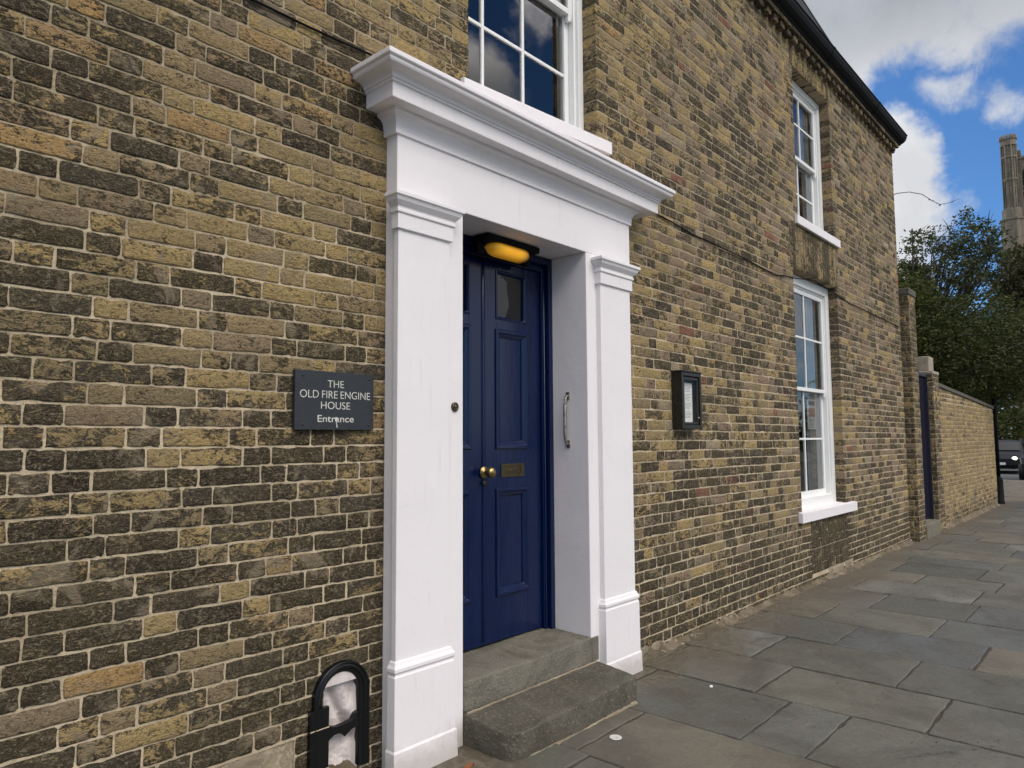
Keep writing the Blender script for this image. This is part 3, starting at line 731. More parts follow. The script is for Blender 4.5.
for a, b in pan:
    for c, d in rows[:2]:
        frame_mould(mb, a, b, c, d, [(-0.012, -0.001), (-0.012, 0.008), (-0.004, 0.013), (0.008, 0.012), (0.016, 0.004), (0.028, -0.002), (0.036, -0.008), (0.038, -0.0145)], DY)
    frame_mould(mb, a, b, rows[2][0], rows[2][1], [(-0.006, -0.001), (-0.006, 0.005), (0.004, 0.007), (0.014, -0.006), (0.016, -0.02)], DY)
mb.tube([(3.014, DY + .002, ZB + .01), (3.014, DY + .002, ZT - .01)], 0.011, 10)
mb.box(2.996, 3.000, DY - .0015, DY + .002, ZB + .01, ZT - .01); mb.box(3.029, 3.033, DY - .0015, DY + .002, ZB + .01, ZT - .01)
mb.build('moulding', M['blue'], door, bevel=0.0015)
M['dglass'] = glass_mat('dark_door_glass', (0.10, 0.10, 0.10), 0.3, 1.2, 0.02)
for a, b in pan:
    mb = MB(); mb.box(a + .004, b - .004, DY + .018, DY + .022, rows[2][0] + .004, rows[2][1] - .004); mb.build('glass_pane', M['dglass'], door)
mb = MB()   # knob: rose, neck, ball
mb.lathe([(0.036, 0.0), (0.036, -0.005), (0.030, -0.011), (0.014, -0.014), (0.0115, -0.030), (0.018, -0.038), (0.028, -0.047), (0.0325, -0.060), (0.030, -0.073), (0.020, -0.082), (0.0005, -0.085)], (3.012, DY - .006, 1.308), 'y', 28)
mb.build('door_knob', M['brass'], door)
mb = MB()
a, b, c, d = 3.165, 3.375, 1.273, 1.351
for q in ((a, b, c, c + .016), (a, b, d - .016, d), (a, a + .03, c + .016, d - .016), (b - .03, b, c + .016, d - .016)): mb.box(q[0], q[1], DY - .006, DY - .0005, q[2], q[3])
mb.box(a + .031, b - .031, DY - .003, DY - .0007, c + .017, d - .017)
mb.tube([(a + .06, DY - .006, 1.312), (a + .075, DY - .016, 1.312), (b - .075, DY - .016, 1.312), (b - .06, DY - .006, 1.312)], 0.004, 8)
mb.build('letter_plate', M['brassd'], door, bevel=0.0015)
mb = MB(); mb.lathe([(0.014, 0), (0.014, -.004), (0.004, -.005), (0.0005, -.003)], (3.012, DY - .0125, 1.245), 'y', 14); mb.build('keyhole_cover', M['brassd'], door)

# ------------------------------------------------------------------ steps
def stone_block(name, pts, z0, top, mat, parent, sd, r=0.02):
    """worn block: footprint polygon, top height function, subdivided and weathered"""
    n = len(pts); bm = bmesh.new()
    # ring layers from the ground to the rounded arris, then a top grid by inset rings
    cx = sum(p[0] for p in pts) / n; cy = sum(p[1] for p in pts) / n
    rings = []
    def ring(k, z, useTop):
        out = []
        for (x, y) in pts:
            dx, dy = cx - x, cy - y
            l = math.hypot(dx, dy)
            xx, yy = x + dx * k / l if l > k else cx, y + dy * k / l if l > k else cy
            zz = top(xx, yy) + z if useTop else z
            out.append(bm.verts.new((xx, yy, zz)))
        rings.append(out)
    ring(0, z0, False); ring(-0.001, z0 + 0.35 * (top(cx, cy) - z0), False); ring(0.0, -r * 1.2, True); ring(r * .3, -r * .35, True); ring(r, 0.0, True)
    for k in (0.06, 0.12, 0.2, 0.3, 0.42): ring(k, 0.0, True)
    for a, b in zip(rings[:-1], rings[1:]):
        for i in range(n): bm.faces.new((a[i], a[(i + 1) % n], b[(i + 1) % n], b[i]))
    bm.faces.new(rings[-1])
    for v in bm.verts:
        q = v.co; w = noise.noise((q.x * 7, q.y * 7, q.z * 7 + sd)); w2 = noise.noise((q.x * 25, q.y * 25, q.z * 25 + sd))
        if q.z > z0 + 0.01: v.co += Vector((w * 0.004, w * 0.004 + w2 * .002, w2 * 0.0035))
    for f in bm.faces: f.smooth = True
    bmesh.ops.recalc_face_normals(bm, faces=bm.faces)
    me = bpy.data.meshes.new(name); bm.to_mesh(me); bm.free(); me.materials.append(mat)
    o = bpy.data.objects.new(name, me); col.objects.link(o); o.parent = parent
    return o
def densify(P, s=0.03):
    out = []
    for a, b in zip(P, P[1:] + P[:1]):
        n = max(1, int(math.hypot(b[0] - a[0], b[1] - a[1]) / s))
        out += [(a[0] + (b[0] - a[0]) * i / n, a[1] + (b[1] - a[1]) * i / n) for i in range(n)]
    return out
def dent(x, y): # spalled corner of the lower step
    return 0.022 * math.exp(-((x - 2.66) ** 2 / 0.012 + (y + 0.34) ** 2 / 0.004)) + 0.012 * math.exp(-((x - 2.60) ** 2 / 0.006 + (y + 0.26) ** 2 / 0.004))
P2 = [(2.535, -0.02), (2.535, -0.25), (2.538, -0.345), (2.552, -0.378), (2.58, -0.40), (2.62, -0.412), (2.9, -0.415), (3.3, -0.412), (3.60, -0.405), (3.625, -0.395), (3.64, -0.37), (3.66, -0.15), (3.66, -0.02)]
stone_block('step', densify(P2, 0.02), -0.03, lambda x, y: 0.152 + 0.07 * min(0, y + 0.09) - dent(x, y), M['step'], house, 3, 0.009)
P1 = [(2.541, -0.02), (2.541, -0.085), (2.56, -0.095), (3.3, -0.102), (3.612, -0.10), (3.6135, 0.37), (2.45, 0.37), (2.46, 0.18)]
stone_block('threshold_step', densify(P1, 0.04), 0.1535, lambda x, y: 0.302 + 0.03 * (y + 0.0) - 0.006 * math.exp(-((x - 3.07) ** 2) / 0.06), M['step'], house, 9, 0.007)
mb = MB(); mb.box(3.600, 3.676, -0.1005, -0.0868, 0.156, 0.2975); mb.build('threshold_end', M['step'], house, bevel=0.006)
mb = MB()   # mortar line under the upper step
vs = []
for i in range(60):
    x = 2.545 + 1.10 * i / 59; w = 0.006 * noise.noise((x * 20, 1, 1))
    vs += [(x, -0.098 + w * .4, 0.148), (x, -0.112 + w, 0.1495), (x, -0.103 + w, 0.158)]
mb.add(vs, [(3 * i + k, 3 * i + 3 + k, 3 * i + 3 + k + 1, 3 * i + k + 1) for i in range(59) for k in range(2)], 0, True)
mb.build('bedding_mortar', M['rubble'], house)
lump_strip('mortar_fillet', [(2.66, -0.412, 0.0), (3.62, -0.408, 0)], 0.022, 0.012, M['rubble'], house, 21)

# ------------------------------------------------------------------ lamp over the door
lamp = thing('bulkhead_lamp', 'black bulkhead lamp glowing amber under the lintel above the blue door', 'lamp', (3.10, 0.10, 2.62))
mb = MB(); mb.box(-0.235, 0.235, -0.045, 0.068, 0.018, 0.058); mb.box(-0.235, 0.235, 0.03, 0.085, -0.045, 0.057)
mb.build('housing', M['blackm'], lamp, bevel=0.012)
mb = MB(); vs = []; n = 12; mseg = 14
for i in range(n + 1):
    a = math.pi * i / n; L_ = 0.185
    for j in range(mseg + 1):
        b = j / mseg; e = min(1, 2.6 * math.sqrt(max(0, 0.25 - (b - 0.5) ** 2)) + 0.0)
        vs.append((-L_ + 2 * L_ * b, 0.03 - 0.078 * math.sin(a) * e, -0.006 - 0.045 * e * math.cos(a) ))
mb.add(vs, [(i * (mseg + 1) + j, i * (mseg + 1) + j + 1, (i + 1) * (mseg + 1) + j + 1, (i + 1) * (mseg + 1) + j) for i in range(n) for j in range(mseg)], 0, True)
mb.build('diffuser', M['amber'], lamp)

# ------------------------------------------------------------------ plaque
def text(name, s, parent, mat, cx, cz, y, width, height=None, depth=0.0012, wt=0.0, spc=1.0):
    cu = bpy.data.curves.new(name, 'FONT'); cu.body = s; cu.size = 0.1; cu.align_x = 'CENTER'; cu.extrude = depth / 2; cu.offset = wt; cu.space_character = spc; cu.space_word = 0.8
    o = bpy.data.objects.new(name + '_c', cu); col.objects.link(o)
    dg = bpy.context.evaluated_depsgraph_get(); dg.update()
    me = bpy.data.meshes.new_from_object(o.evaluated_get(dg)); bpy.data.objects.remove(o)
    xs = [v.co.x for v in me.vertices]; ys = [v.co.y for v in me.vertices]
    k = width / (max(xs) - min(xs)); kh = height / (max(ys) - min(ys)) if height else k
    mx = (max(xs) + min(xs)) / 2; my = min(ys)
    for v in me.vertices:
        x_, y_, z_ = v.co; v.co = ((x_ - mx) * k + cx, y - z_, (y_ - my) * kh + cz)
    me.materials.clear(); me.materials.append(mat)
    q = bpy.data.objects.new(name, me); col.objects.link(q); q.parent = parent
    return q
pl = thing('wall_plaque', 'dark slate sign lettered THE OLD FIRE ENGINE HOUSE Entrance, on the brick wall', 'sign', (1.816, -0.012, 1.673))
mb = MB(); mb.box(-0.203, 0.203, -0.012, 0.008, -0.1275, 0.1275); mb.build('board', M['plaque'], pl, bevel=0.0015)
yl = -0.0131
text('lettering', 'THE', pl, M['letter'], -0.003, 0.058, yl, 0.084, 0.031, wt=-0.0006)
text('lettering', 'OLD FIRE ENGINE', pl, M['letter'], 0.001, 0.010, yl, 0.362, 0.033, wt=-0.0008)
text('lettering', 'HOUSE', pl, M['letter'], -0.002, -0.037, yl, 0.150, 0.032, wt=-0.0006)
text('lettering', 'Entrance', pl, M['letter'], 0.0, -0.094, yl, 0.186, 0.030, wt=0.0004)
for sx in (-0.165, 0.178):
    for sz in (-0.105, 0.105):
        mb = MB(); mb.lathe([(0.006, 0), (0.006, -.0015), (0.003, -.003), (0.0004, -.003)], (sx, -0.012, sz), 'y', 12); mb.build('screw', M['plaque'], pl)
mb = MB(); mb.add([(0.0, yl - .0004, -0.07), (0.008, yl - .0004, -0.078), (0.004, yl - .0004, -0.093), (0.009, yl - .0004, -0.118), (0.004, yl - .0004, -0.119), (-0.001, yl - .0004, -0.092), (-0.007, yl - .0004, -0.080)], [(0, 6, 5, 4, 3, 2, 1)]); mb.build('bird_dropping', M['letter'], pl)

# ------------------------------------------------------------------ menu case
mc = thing('menu_case', 'small bronze framed glass case holding a white menu, right of the door', 'notice case', (4.965, 0, 1.785))
mb = MB(); w_, h_ = 0.155, 0.215
mb.box(-w_, w_, -0.035, 0.006, -h_, h_)
for q in ((-w_, -w_ + .028, -h_, h_), (w_ - .028, w_, -h_, h_), (-w_ + .028, w_ - .028, h_ - .028, h_), (-w_ + .028, w_ - .028, -h_, -h_ + .03)): mb.box(q[0], q[1], -0.088, -0.0352, q[2], q[3])
mb.box(-w_ - .006, w_ + .006, -0.096, 0.004, h_ + .0005, h_ + .012)
mb.build('case', M['bronze'], mc, bevel=0.003)
mb = MB()
for q in ((-w_ + .034, -w_ + .056, -h_ + .034, h_ - .034), (w_ - .056, w_ - .034, -h_ + .034, h_ - .034), (-w_ + .056, w_ - .056, h_ - .056, h_ - .034), (-w_ + .056, w_ - .056, -h_ + .034, -h_ + .052)): mb.box(q[0], q[1], -0.078, -0.066, q[2], q[3])
mb.build('door_frame', M['bronze'], mc, bevel=0.002)
mb = MB(); mb.add([(-w_ + .05, -.071, -h_ + .05), (w_ - .05, -.071, -h_ + .05), (w_ - .05, -.071, h_ - .05), (-w_ + .05, -.071, h_ - .05)], [(0, 1, 2, 3)]); mb.build('glass_pane', M['cglass'], mc)
mb = MB(); mb.box(-0.095, 0.09, -0.0405, -0.0385, -0.165, 0.14, 0)
for i in range(24):
    zz = 0.118 - i * 0.0112
    if i % 6 == 5: continue
    mb.box(-0.08 + R.uniform(0, .008), 0.075 - R.uniform(0, .045), -0.0412, -0.0407, zz, zz + 0.0035, 1)
mb.build('menu', [M['paper'], M['print']], mc)
mb = MB(); mb.lathe([(0.008, 0), (0.008, -.008), (0.0004, -.009)], (w_ - .045, -0.078, -0.13), 'y', 12); mb.build('lock', M['chrome'], mc)

# notice taped inside the lower window
nt = thing('window_notice', 'white paper notice with pink and grey print behind the lower window glass', 'notice', (8.25, 0.162, 1.775))
mb = MB(); mb.box(-0.08, 0.185, 0.026, 0.028, -0.18, 0.16, 0)
mb.box(-0.03, 0.16, 0.0250, 0.0257, -0.04, 0.06, 1); mb.box(-0.03, 0.16, 0.0250, 0.0257, 0.09, 0.14, 2)
for i in range(7): mb.box(-0.02, 0.15 - R.uniform(0, .06), 0.0250, 0.0257, -0.07 - i * .015, -0.065 - i * .015, 2)
mb.build('sheet', [M['paper'], M['pink'], M['print']], nt)

# ------------------------------------------------------------------ boot scraper niche
bs = thing('boot_scraper', 'black arched iron boot scraper in a whitewashed niche at the wall foot', 'boot scraper', (1.866, 0, 0))
cx, cz = 0.008, 0.398
def arch_ring(mb, r0, r1, prof, z_down):
    """profiled band: prof = (fraction r0..r1, outward) swept round the arch and down the right leg"""
    path = []
    N = 28
    for i in range(N + 1):
        a = math.pi - math.pi * i / N
        path.append((math.cos(a), math.sin(a), cx, cz))
    path.append((1, 0, cx, z_down)); path.insert(0, (-1, 0, cx, z_down))
    vs = []
    for (dx, dz, ox, oz) in path:
        for fr_, o_ in prof:
            rr = r0 + (r1 - r0) * fr_
            vs.append((ox + dx * rr, -o_, oz + dz * rr))
    n = len(prof)
    mb.add(vs, [(i * n + k, i * n + k + 1, (i + 1) * n + k + 1, (i + 1) * n + k) for i in range(len(path) - 1) for k in range(n - 1)], 0, True)
mb = MB()
arch_ring(mb, 0.094, 0.143, [(0, -0.05), (0, 0.004), (0.10, 0.010), (0.3, 0.008), (0.38, 0.010), (0.44, 0.020), (0.62, 0.024), (0.70, 0.016), (0.76, 0.017), (0.84, 0.026), (0.95, 0.022), (1, 0.010), (1.0, -0.006)], 0.07)
mb.box(-0.152, -0.062, -0.022, 0.0, -0.01, 0.37)
mb.box(-0.153, -0.061, -0.0235, -0.0225, 0.285, 0.289, 1); mb.box(-0.153, -0.061, -0.0235, -0.0225, 0.118, 0.122, 1)
mb.build('arch_frame', [M['black'], M['mortar']], bs)
mb = MB()
up = [(-.10, .300), (-.058, .290), (-.035, .274), (-.012, .268), (.03, .268), (.068, .274), (.085, .297), (.118, .308)]
lo = [(.118, .205), (.105, .228), (.09, .236), (.07, .234), (.05, .222), (.032, .212), (.02, .226), (0, .234), (-.02, .234), (-.045, .222), (-.061, .203), (-.10, .19)]
mb.prism(list(reversed(up + lo)), -0.004, 0.02)
mb.build('scraper_bar', M['black'], bs, bevel=0.003)
mb = MB(); nx, nz = 44, 96; vs = []
for j in range(nz + 1):
    for i in range(nx + 1):
        x = -0.088 + 0.192 * i / nx; z = -0.02 + 0.50 * j / nz
        d = 0.014 * noise.noise((x * 13, z * 11, 2.2)) + 0.005 * noise.noise((x * 34, z * 34, 1.0)) + 0.004 * noise.noise((x * 90, z * 90, 1.0))
        d += 0.03 * math.exp(-((x - 0.01 + (z - .35) * .55) / 0.014) ** 2) - 0.02 * math.exp(-((x - 0.06 + (z - .35) * .5) / 0.03) ** 2)
        e = max(abs(2 * i / nx - 1) ** 14, (j / nz) ** 6)
        vs.append((x, max(0.010, 0.052 + d) * (1 - e) + 0.008 * e, z))
mb.add(vs, [(j * (nx + 1) + i, j * (nx + 1) + i + 1, (j + 1) * (nx + 1) + i + 1, (j + 1) * (nx + 1) + i) for j in range(nz) for i in range(nx)], 0, True)
mb.build('plaster_lining', M['plaster'], bs, recalc=False)
mb = MB(); mb.prism([(cx + 0.097 * math.cos(a), cz + 0.097 * math.sin(a)) for a in [math.pi * (0.16 + 0.68 * i / 14) for i in range(15)]], -0.002, 0.006); mb.build('plaster_lunette', M['plaster'], bs)
mb = MB()  # dark soil heaped in the bottom of the niche
vs = []
for j in range(5):
    for i in range(14): vs.append((-0.082 + 0.186 * i / 13, 0.0 + 0.02 * j, 0.055 + 0.02 * noise.noise((i * .5, j * .7, 3)) + 0.012 * j))
mb.add(vs, [(j * 14 + i, j * 14 + i + 1, (j + 1) * 14 + i + 1, (j + 1) * 14 + i) for j in range(4) for i in range(13)], 0, True)
mb.add([(-0.082, 0, -0.02), (0.104, 0, -0.02), (0.104, 0, 0.055), (-0.082, 0, 0.055)], [(0, 1, 2, 3)])
mb.build('soil_heap', M['fillet'], bs, recalc=False)

# ------------------------------------------------------------------ cable and shaded joint line on the wall
def cable_joint_line(name, pts, label, r=0.006):
    L = []
    for (a, b) in zip(pts[:-1], pts[1:]):
        n = max(2, int(abs(b[0] - a[0]) / 0.08))
        for i in range(n): 
            x = a[0] + (b[0] - a[0]) * i / n; z = a[1] + (b[1] - a[1]) * i / n
            L.append((x, -0.0095 - 0.003 * noise.noise((x * 3, 0, 0)), z + 0.010 * noise.noise((x * 2.2, 5, 1))))
    mb = MB(); mb.tube(L, r, 6)
    return tag(mb.build(name, M['blackm']), label, 'cable')
cable_joint_line('cable_joint_line', [(4.33, 3.20), (5.2, 3.15), (6.2, 3.13), (6.9, 3.10), (8.0, 3.225), (9.2, 3.14), (10.5, 3.12), (11.55, 3.11)], 'thin black cable running along the brickwork right of the door cornice', 0.0055)
cable_joint_line('cable_joint_line', [(0.9, 3.325), (1.5, 3.332), (2.08, 3.335)], 'short black line standing for a shaded open joint left of the door cornice', 0.0055)  # black tube drawn for the shade in an open bed joint

# ------------------------------------------------------------------ garden wall, piers and gate
gw = thing('garden_wall', 'pale yellow brick garden wall beyond the blue gate under overhanging leaves', 'wall', (0, 0, 0))
def style_garden(x, z):
    s = 0.10 + 0.22 * noise.noise((x * .8, z * 1.2, 7)) + NR.normal(0, 0.13) + 0.35 * clamp((0.45 - z) / 0.3) + 0.25 * clamp((z - 1.95) / 0.3)
    return (clamp(NR.uniform(0.15, 0.78)), clamp(s, 0.02, 1), NR.uniform(0.2, 0.5), NR.uniform())
mb = MB()
GX0, GX1 = 13.37, 18.95
gtop = lambda x: 2.40 - 0.25 * (x - GX0) / (GX1 - GX0)
lay(mb, (0, -0.05, 0), (1, 0, 0), (0, -1, 0), GX0, GX1, 0.0, 2.10, [], style_garden, lambda x: (4, 4))
for k in range(3): lay(mb, (0, -0.05, 0), (1, 0, 0), (0, -1, 0), GX0, GX0 + (GX1 - GX0) * (0.85 - 0.25 * k), 2.10 + k * .075, 2.172 + k * .075, [], style_garden, lambda x: (4, 4))
mb.add([(GX0, -0.045, -0.05), (GX1, -0.045, -0.05), (GX1, -0.045, 2.10), (GX0, -0.045, gtop(GX0) - 0.06)], [(0, 1, 2, 3)], 1)
mb.add([(GX0, 0.25, -0.05), (GX1, 0.25, -0.05), (GX1, 0.25, 2.10), (GX0, 0.25, gtop(GX0) - 0.06)], [(3, 2, 1, 0)], 1)
mb.add([(GX1, -0.045, -0.05), (GX1, 0.25, -0.05), (GX1, 0.25, 2.10), (GX1, -0.045, 2.10)], [(0, 1, 2, 3)], 1)
a_ = gtop(GX0) - 0.055
mb.add([(GX0, -0.075, a_), (GX1, -0.075, 2.11), (GX1, 0.27, 2.11), (GX0, 0.27, a_), (GX0, -0.075, a_ + .06), (GX1, -0.075, 2.17), (GX1, 0.27, 2.17), (GX0, 0.27, a_ + .06)],
       [(0, 3, 2, 1), (4, 5, 6, 7), (0, 1, 5, 4), (1, 2, 6, 5), (2, 3, 7, 6), (3, 0, 4, 7)], 2)
mb.build('wall', [M['brick'], M['mortar'], M['darkcap']], gw, recalc=False, attr=True)
lump_strip('mortar_fillet', [(13.4, -0.05, 0.0), (18.9, -0.05, 0)], 0.12, 0.07, M['fillet'], gw, 5)
def pier(nm, x0, x1, yf, yb, top, st, label, capm):
    T = thing(nm, label, 'gate pier', (0, 0, 0))
    mb = MB()
    mb.box(x0 + .004, x1 - .004, yf + .004, yb, -0.05, top, 1)
    lay(mb, (0, yf, 0), (1, 0, 0), (0, -1, 0), x0, x1, 0, top, [], st, lambda x: (4, 4))
    lay(mb, (x0, 0, 0), (0, -1, 0), (-1, 0, 0), -yb, -yf, 0, top, [], st, lambda x: (4, 4))
    mb.build('shaft', [M['brick'], M['mortar']], T, recalc=False, attr=True)
    return T
dk = lambda x, z: (NR.uniform(0.1, 0.6), clamp(NR.normal(0.5 + (0.1 if z > 2.5 else 0), 0.16)), NR.uniform(0.2, 0.6), NR.uniform())
p1 = pier('gate_pier', 11.645, 12.03, -0.11, 0.22, 3.60, dk, 'tall dark brick gate pier against the corner of the house', None)
mb = MB(); mb.box(11.63, 12.045, -0.125, 0.24, 3.601, 3.70); mb.build('cap', M['darkcap'], p1, bevel=0.01)
p2 = pier('gate_pier', 12.935, 13.36, -0.11, 0.25, 2.50, dk, 'lower brick gate pier with a pale stone cap beside the blue gate', None)
mb = MB(); mb.box(12.925, 13.38, -0.12, 0.26, 2.501, 2.56); mb.box(12.98, 13.30, -0.06, 0.20, 2.56, 2.80); mb.build('cap', M['palestone'], p2, bevel=0.015)
gate = thing('garden_gate', 'narrow dark blue boarded garden gate between two brick piers', 'gate', (12.03, -0.01, 0.2))
mb = MB()
M['gateblue'] = simple('dark_violet_blue_paint', (0.005, 0.004, 0.018), 0.6, 0, 20, 0.2, 0.3, spec=0.1)
for i in range(7): mb.box(0.05 + i * 0.115, 0.05 + i * 0.115 + 0.110, 0.0, 0.03, 0.03, 2.24)
mb.build('boards', M['gateblue'], gate, bevel=0.004)
M['gateframe'] = simple('violet_grey_paint', (0.022, 0.020, 0.030), 0.5, 0, 20, 0.2, 0.3)
mb = MB(); mb.box(0.0, 0.045, -0.03, 0.06, 0, 2.3); mb.box(0.86, 0.90, -0.03, 0.06, 0, 2.3); mb.box(0.045, 0.86, -0.03, 0.06, 2.25, 2.3); mb.build('gate_frame', M['gateframe'], gate, bevel=0.004)
mb = MB(); mb.box(12.035, 12.93, -0.125, 0.24, -0.02, 0.205)
tag(mb.build('gate_step', M['blockstone'], None, bevel=0.012), 'pale stone block step below the blue garden gate', 'step')

# ------------------------------------------------------------------ ground, pavement, road
def struct(name, mb, mat, **kw):
    o = mb.build(name, mat, None, **kw); o['kind'] = 'structure'; return o
mb = MB(); mb.add([(-250, -250, -0.16), (600, -250, -0.16), (600, 350, -0.16), (-250, 350, -0.16)], [(0, 1, 2, 3)]); struct('ground', mb, M['soil'], recalc=False)
PYE = -4.3; PXE = 30.0
mb = MB(); mb.box(-8, PXE, PYE, 3.0, -0.14, -0.0085); struct('pavement_bed', mb, M['joint'])
rowsX = [-8, -7.3, -6.6, -5.9, -5.25, -4.6, -3.95, -3.3, -2.6, -1.95, -1.3, -0.62, 0.05, 0.72, 1.40, 2.12, 2.86, 3.50, 4.19, 4.82, 5.50, 6.18, 6.86]
while rowsX[-1] < PXE - 0.4: rowsX.append(rowsX[-1] + R.uniform(0.56, 0.76))
rowsX[-1] = PXE
known = {2.12: [-0.62, -1.5], 2.86: [-0.53, -1.62], 3.50: [-0.20, -1.07, -1.39], 4.19: [-0.10, -0.85, -1.75], 4.82: [-0.55, -1.45, -2.5], 5.50: [-0.12, -0.87, -1.74], 6.18: [-0.5, -1.35, -2.2]}
mb = MB()
def slab(x0, x1, y0, y1, c, zt):
    """riven slab with worn arrises and slightly ragged edges"""
    r = 0.006; j = lambda s=0.005: NR.uniform(-s, s)
    def edge(ax, ay, bx, by):
        n = max(3, int(math.hypot(bx - ax, by - ay) / 0.07)); return [(ax + (bx - ax) * i / n + (j(0.0055) if i else 0), ay + (by - ay) * i / n + (j(0.0055) if i else 0)) for i in range(n)]
    C_ = [(x0 + j(), y0 + j()), (x1 + j(), y0 + j()), (x1 + j(), y1 + j()), (x0 + j(), y1 + j())]
    P = []
    for a, b in zip(C_, C_[1:] + C_[:1]): P += edge(*a, *b)
    cx = (x0 + x1) / 2; cy = (y0 + y1) / 2; n = len(P)
    tx, ty = NR.uniform(-.004, .004), NR.uniform(-.003, .003)
    def top(x, y): return zt + tx * (x - cx) + ty * (y - cy)
    vs = []
    for (ins, dz) in ((0, -0.03), (0, -0.005), (0.004, -0.0012), (0.010, 0.0)):
        for x, y in P:
            l = math.hypot(cx - x, cy - y); xx = x + (cx - x) * ins / l; yy = y + (cy - y) * ins / l
            vs.append((xx, yy, top(xx, yy) + dz))
    fs = [(i + k * n, (i + 1) % n + k * n, (i + 1) % n + (k + 1) * n, i + (k + 1) * n) for k in range(3) for i in range(n)]
    fs.append(tuple(range(3 * n, 4 * n)))
    mb.add(vs, fs, 0, False, c)
J = 0.0075
for x0, x1 in zip(rowsX[:-1], rowsX[1:]):
    ys = []
    k = round(x0, 2)
    if k in known: ys = list(known[k]); y = ys[-1]
    else:
        y = R.uniform(-0.9, -0.3) if x0 < 19.2 else 1.0
        if x0 >= 19.2: y = 2.8
        ys = [y]
    while y > PYE + 0.5: y -= R.uniform(0.62, 1.05); ys.append(y)
    ys = [yy for yy in ys if yy > PYE + 0.3] + [PYE + 0.005]
    top_y = 3.0 if x0 > 19.0 else 0.06
    prev = top_y
    for yy in ys:
        if prev - yy > 0.12:
            c = (NR.uniform(), NR.uniform(), NR.uniform(), NR.uniform())
            slab(x0 + J, x1 - J, yy + J, prev - J, c, NR.uniform(-0.005, 0.002))
        prev = yy
struct('pavement', mb, M['slab'], recalc=True, attr=True)
mb = MB()
for x in np.arange(-8, PXE, 0.92): mb.box(x, min(x + 0.912, PXE), PYE - 0.15, PYE - 0.003, -0.14, -0.004)
for y in np.arange(PYE, 3, 0.92): mb.box(PXE + 0.003, PXE + 0.15, y, y + 0.912, -0.14, -0.004)
struct('kerb', mb, M['kerb'], bevel=0.012)
mb = MB()
for (a, b, c, d) in ((-120, PXE + .2, -12.5, PYE - .10), (PXE + .12, 46, -60, 40)): mb.add([(a, c, -0.135), (b, c, -0.135), (b, d, -0.135), (a, d, -0.135)], [(0, 1, 2, 3)])
mb.v = [(x, y, z + (0.004 if i > 3 else 0)) for i, (x, y, z) in enumerate(mb.v)]
struct('road', mb, M['asphalt'], recalc=False)
mb = MB(); mb.box(-120, PXE, -16.5, -12.5, -0.15, -0.01); mb.box(46, 49, -60, 40, -0.15, -0.01); struct('far_pavement', mb, M['kerb'], bevel=0.01)

# crumbs of mortar and grit
mb = MB()
for i in range(520):
    x = R.uniform(0.3, 12.0) if R.random() < .5 else R.uniform(1.2, 7.5)
    if R.random() < 0.65: y = -0.03 - abs(R.gauss(0, 0.13))
    else: y = R.uniform(-2.4, -0.1)
    if 2.0 < x < 4.15 and y > -0.44: continue
    s_ = R.uniform(0.0015, 0.0045) * (1.3 if y > -0.2 else 1.0)
    P = [(x + s_ * math.cos(a) * R.uniform(.6, 1.2), y + s_ * math.sin(a) * R.uniform(.6, 1.2)) for a in (0, 1.2, 2.5, 3.8, 5.0)]
    mb.prismz(P, -0.004, s_ * 0.9, R.choice((0, 0, 1)))
tag(mb.build('grit', [M['fillet'], M['rubble']]), 'scattered grit and mortar crumbs along the foot of the wall', 'grit', kind='stuff')

# loose bits on the pavement
def litter(name, label, cat, x, y, kind):
    mb = MB()
    if kind == 'cap':
        mb.lathe([(0.030, 0.0), (0.032, 0.004), (0.028, 0.006), (0.024, 0.0045), (0.0005, 0.0040)], (x, y, 0.0), 'z', 22)
        return tag(mb.build(name, M['letter']), label, cat)
    if kind == 'leaf':
        vs = []; n = 9
        for i in range(n):
            t_ = i / (n - 1); w = 0.022 * math.sin(math.pi * t_) * (1 + 0.3 * math.sin(i * 2.2))
            for s_ in (-1, 0, 1): vs.append((x + 0.07 * (t_ - .5), y + s_ * w, 0.004 + 0.012 * abs(s_) + 0.012 * t_ * t_))
        mb.add(vs, [(3 * i + k, 3 * i + k + 1, 3 * i + 4 + k, 3 * i + 3 + k) for i in range(n - 1) for k in range(2)], 0, True)
        return tag(mb.build(name, M['deadleaf']), label, cat)
    if kind == 'bit':
        P = [(x + 0.014 * math.cos(a) * NR.uniform(.7, 1.2), y + 0.011 * math.sin(a) * NR.uniform(.7, 1.2)) for a in np.linspace(0, 2 * math.pi, 8)[:-1]]
        mb.prismz(P, -0.002, 0.007); return tag(mb.build(name, M['paper'], None, bevel=0.001), label, cat)
M['deadleaf'] = simple('russet_dead_leaf', (0.20, 0.065, 0.018), 0.7, 0, 80, 0.3, 0.4)

# ------------------------------------------------------------------ lamp post at the end of the wall
lp = thing('iron_post', 'black iron post with thick base at the end of the garden wall', 'post', (19.30, -0.03, 0))
mb = MB(); mb.lathe([(0.105, -0.02), (0.105, 0.05), (0.095, 0.06), (0.09, 0.52), (0.08, 0.56), (0.05, 0.60)], (0, 0, 0), 'z', 16); mb.build('base', M['blackm'], lp)
mb = MB(); mb.lathe([(0.048, 0.595), (0.045, 2.0), (0.040, 2.9)], (0, 0, 0), 'z', 14); mb.build('column', M['blackm'], lp)
mb = MB(); mb.lathe([(0.04, 2.9), (0.055, 2.91), (0.055, 2.95), (0.03, 3.0), (0.0005, 3.02)], (0, 0, 0), 'z', 12); mb.build('finial', M['blackm'], lp)

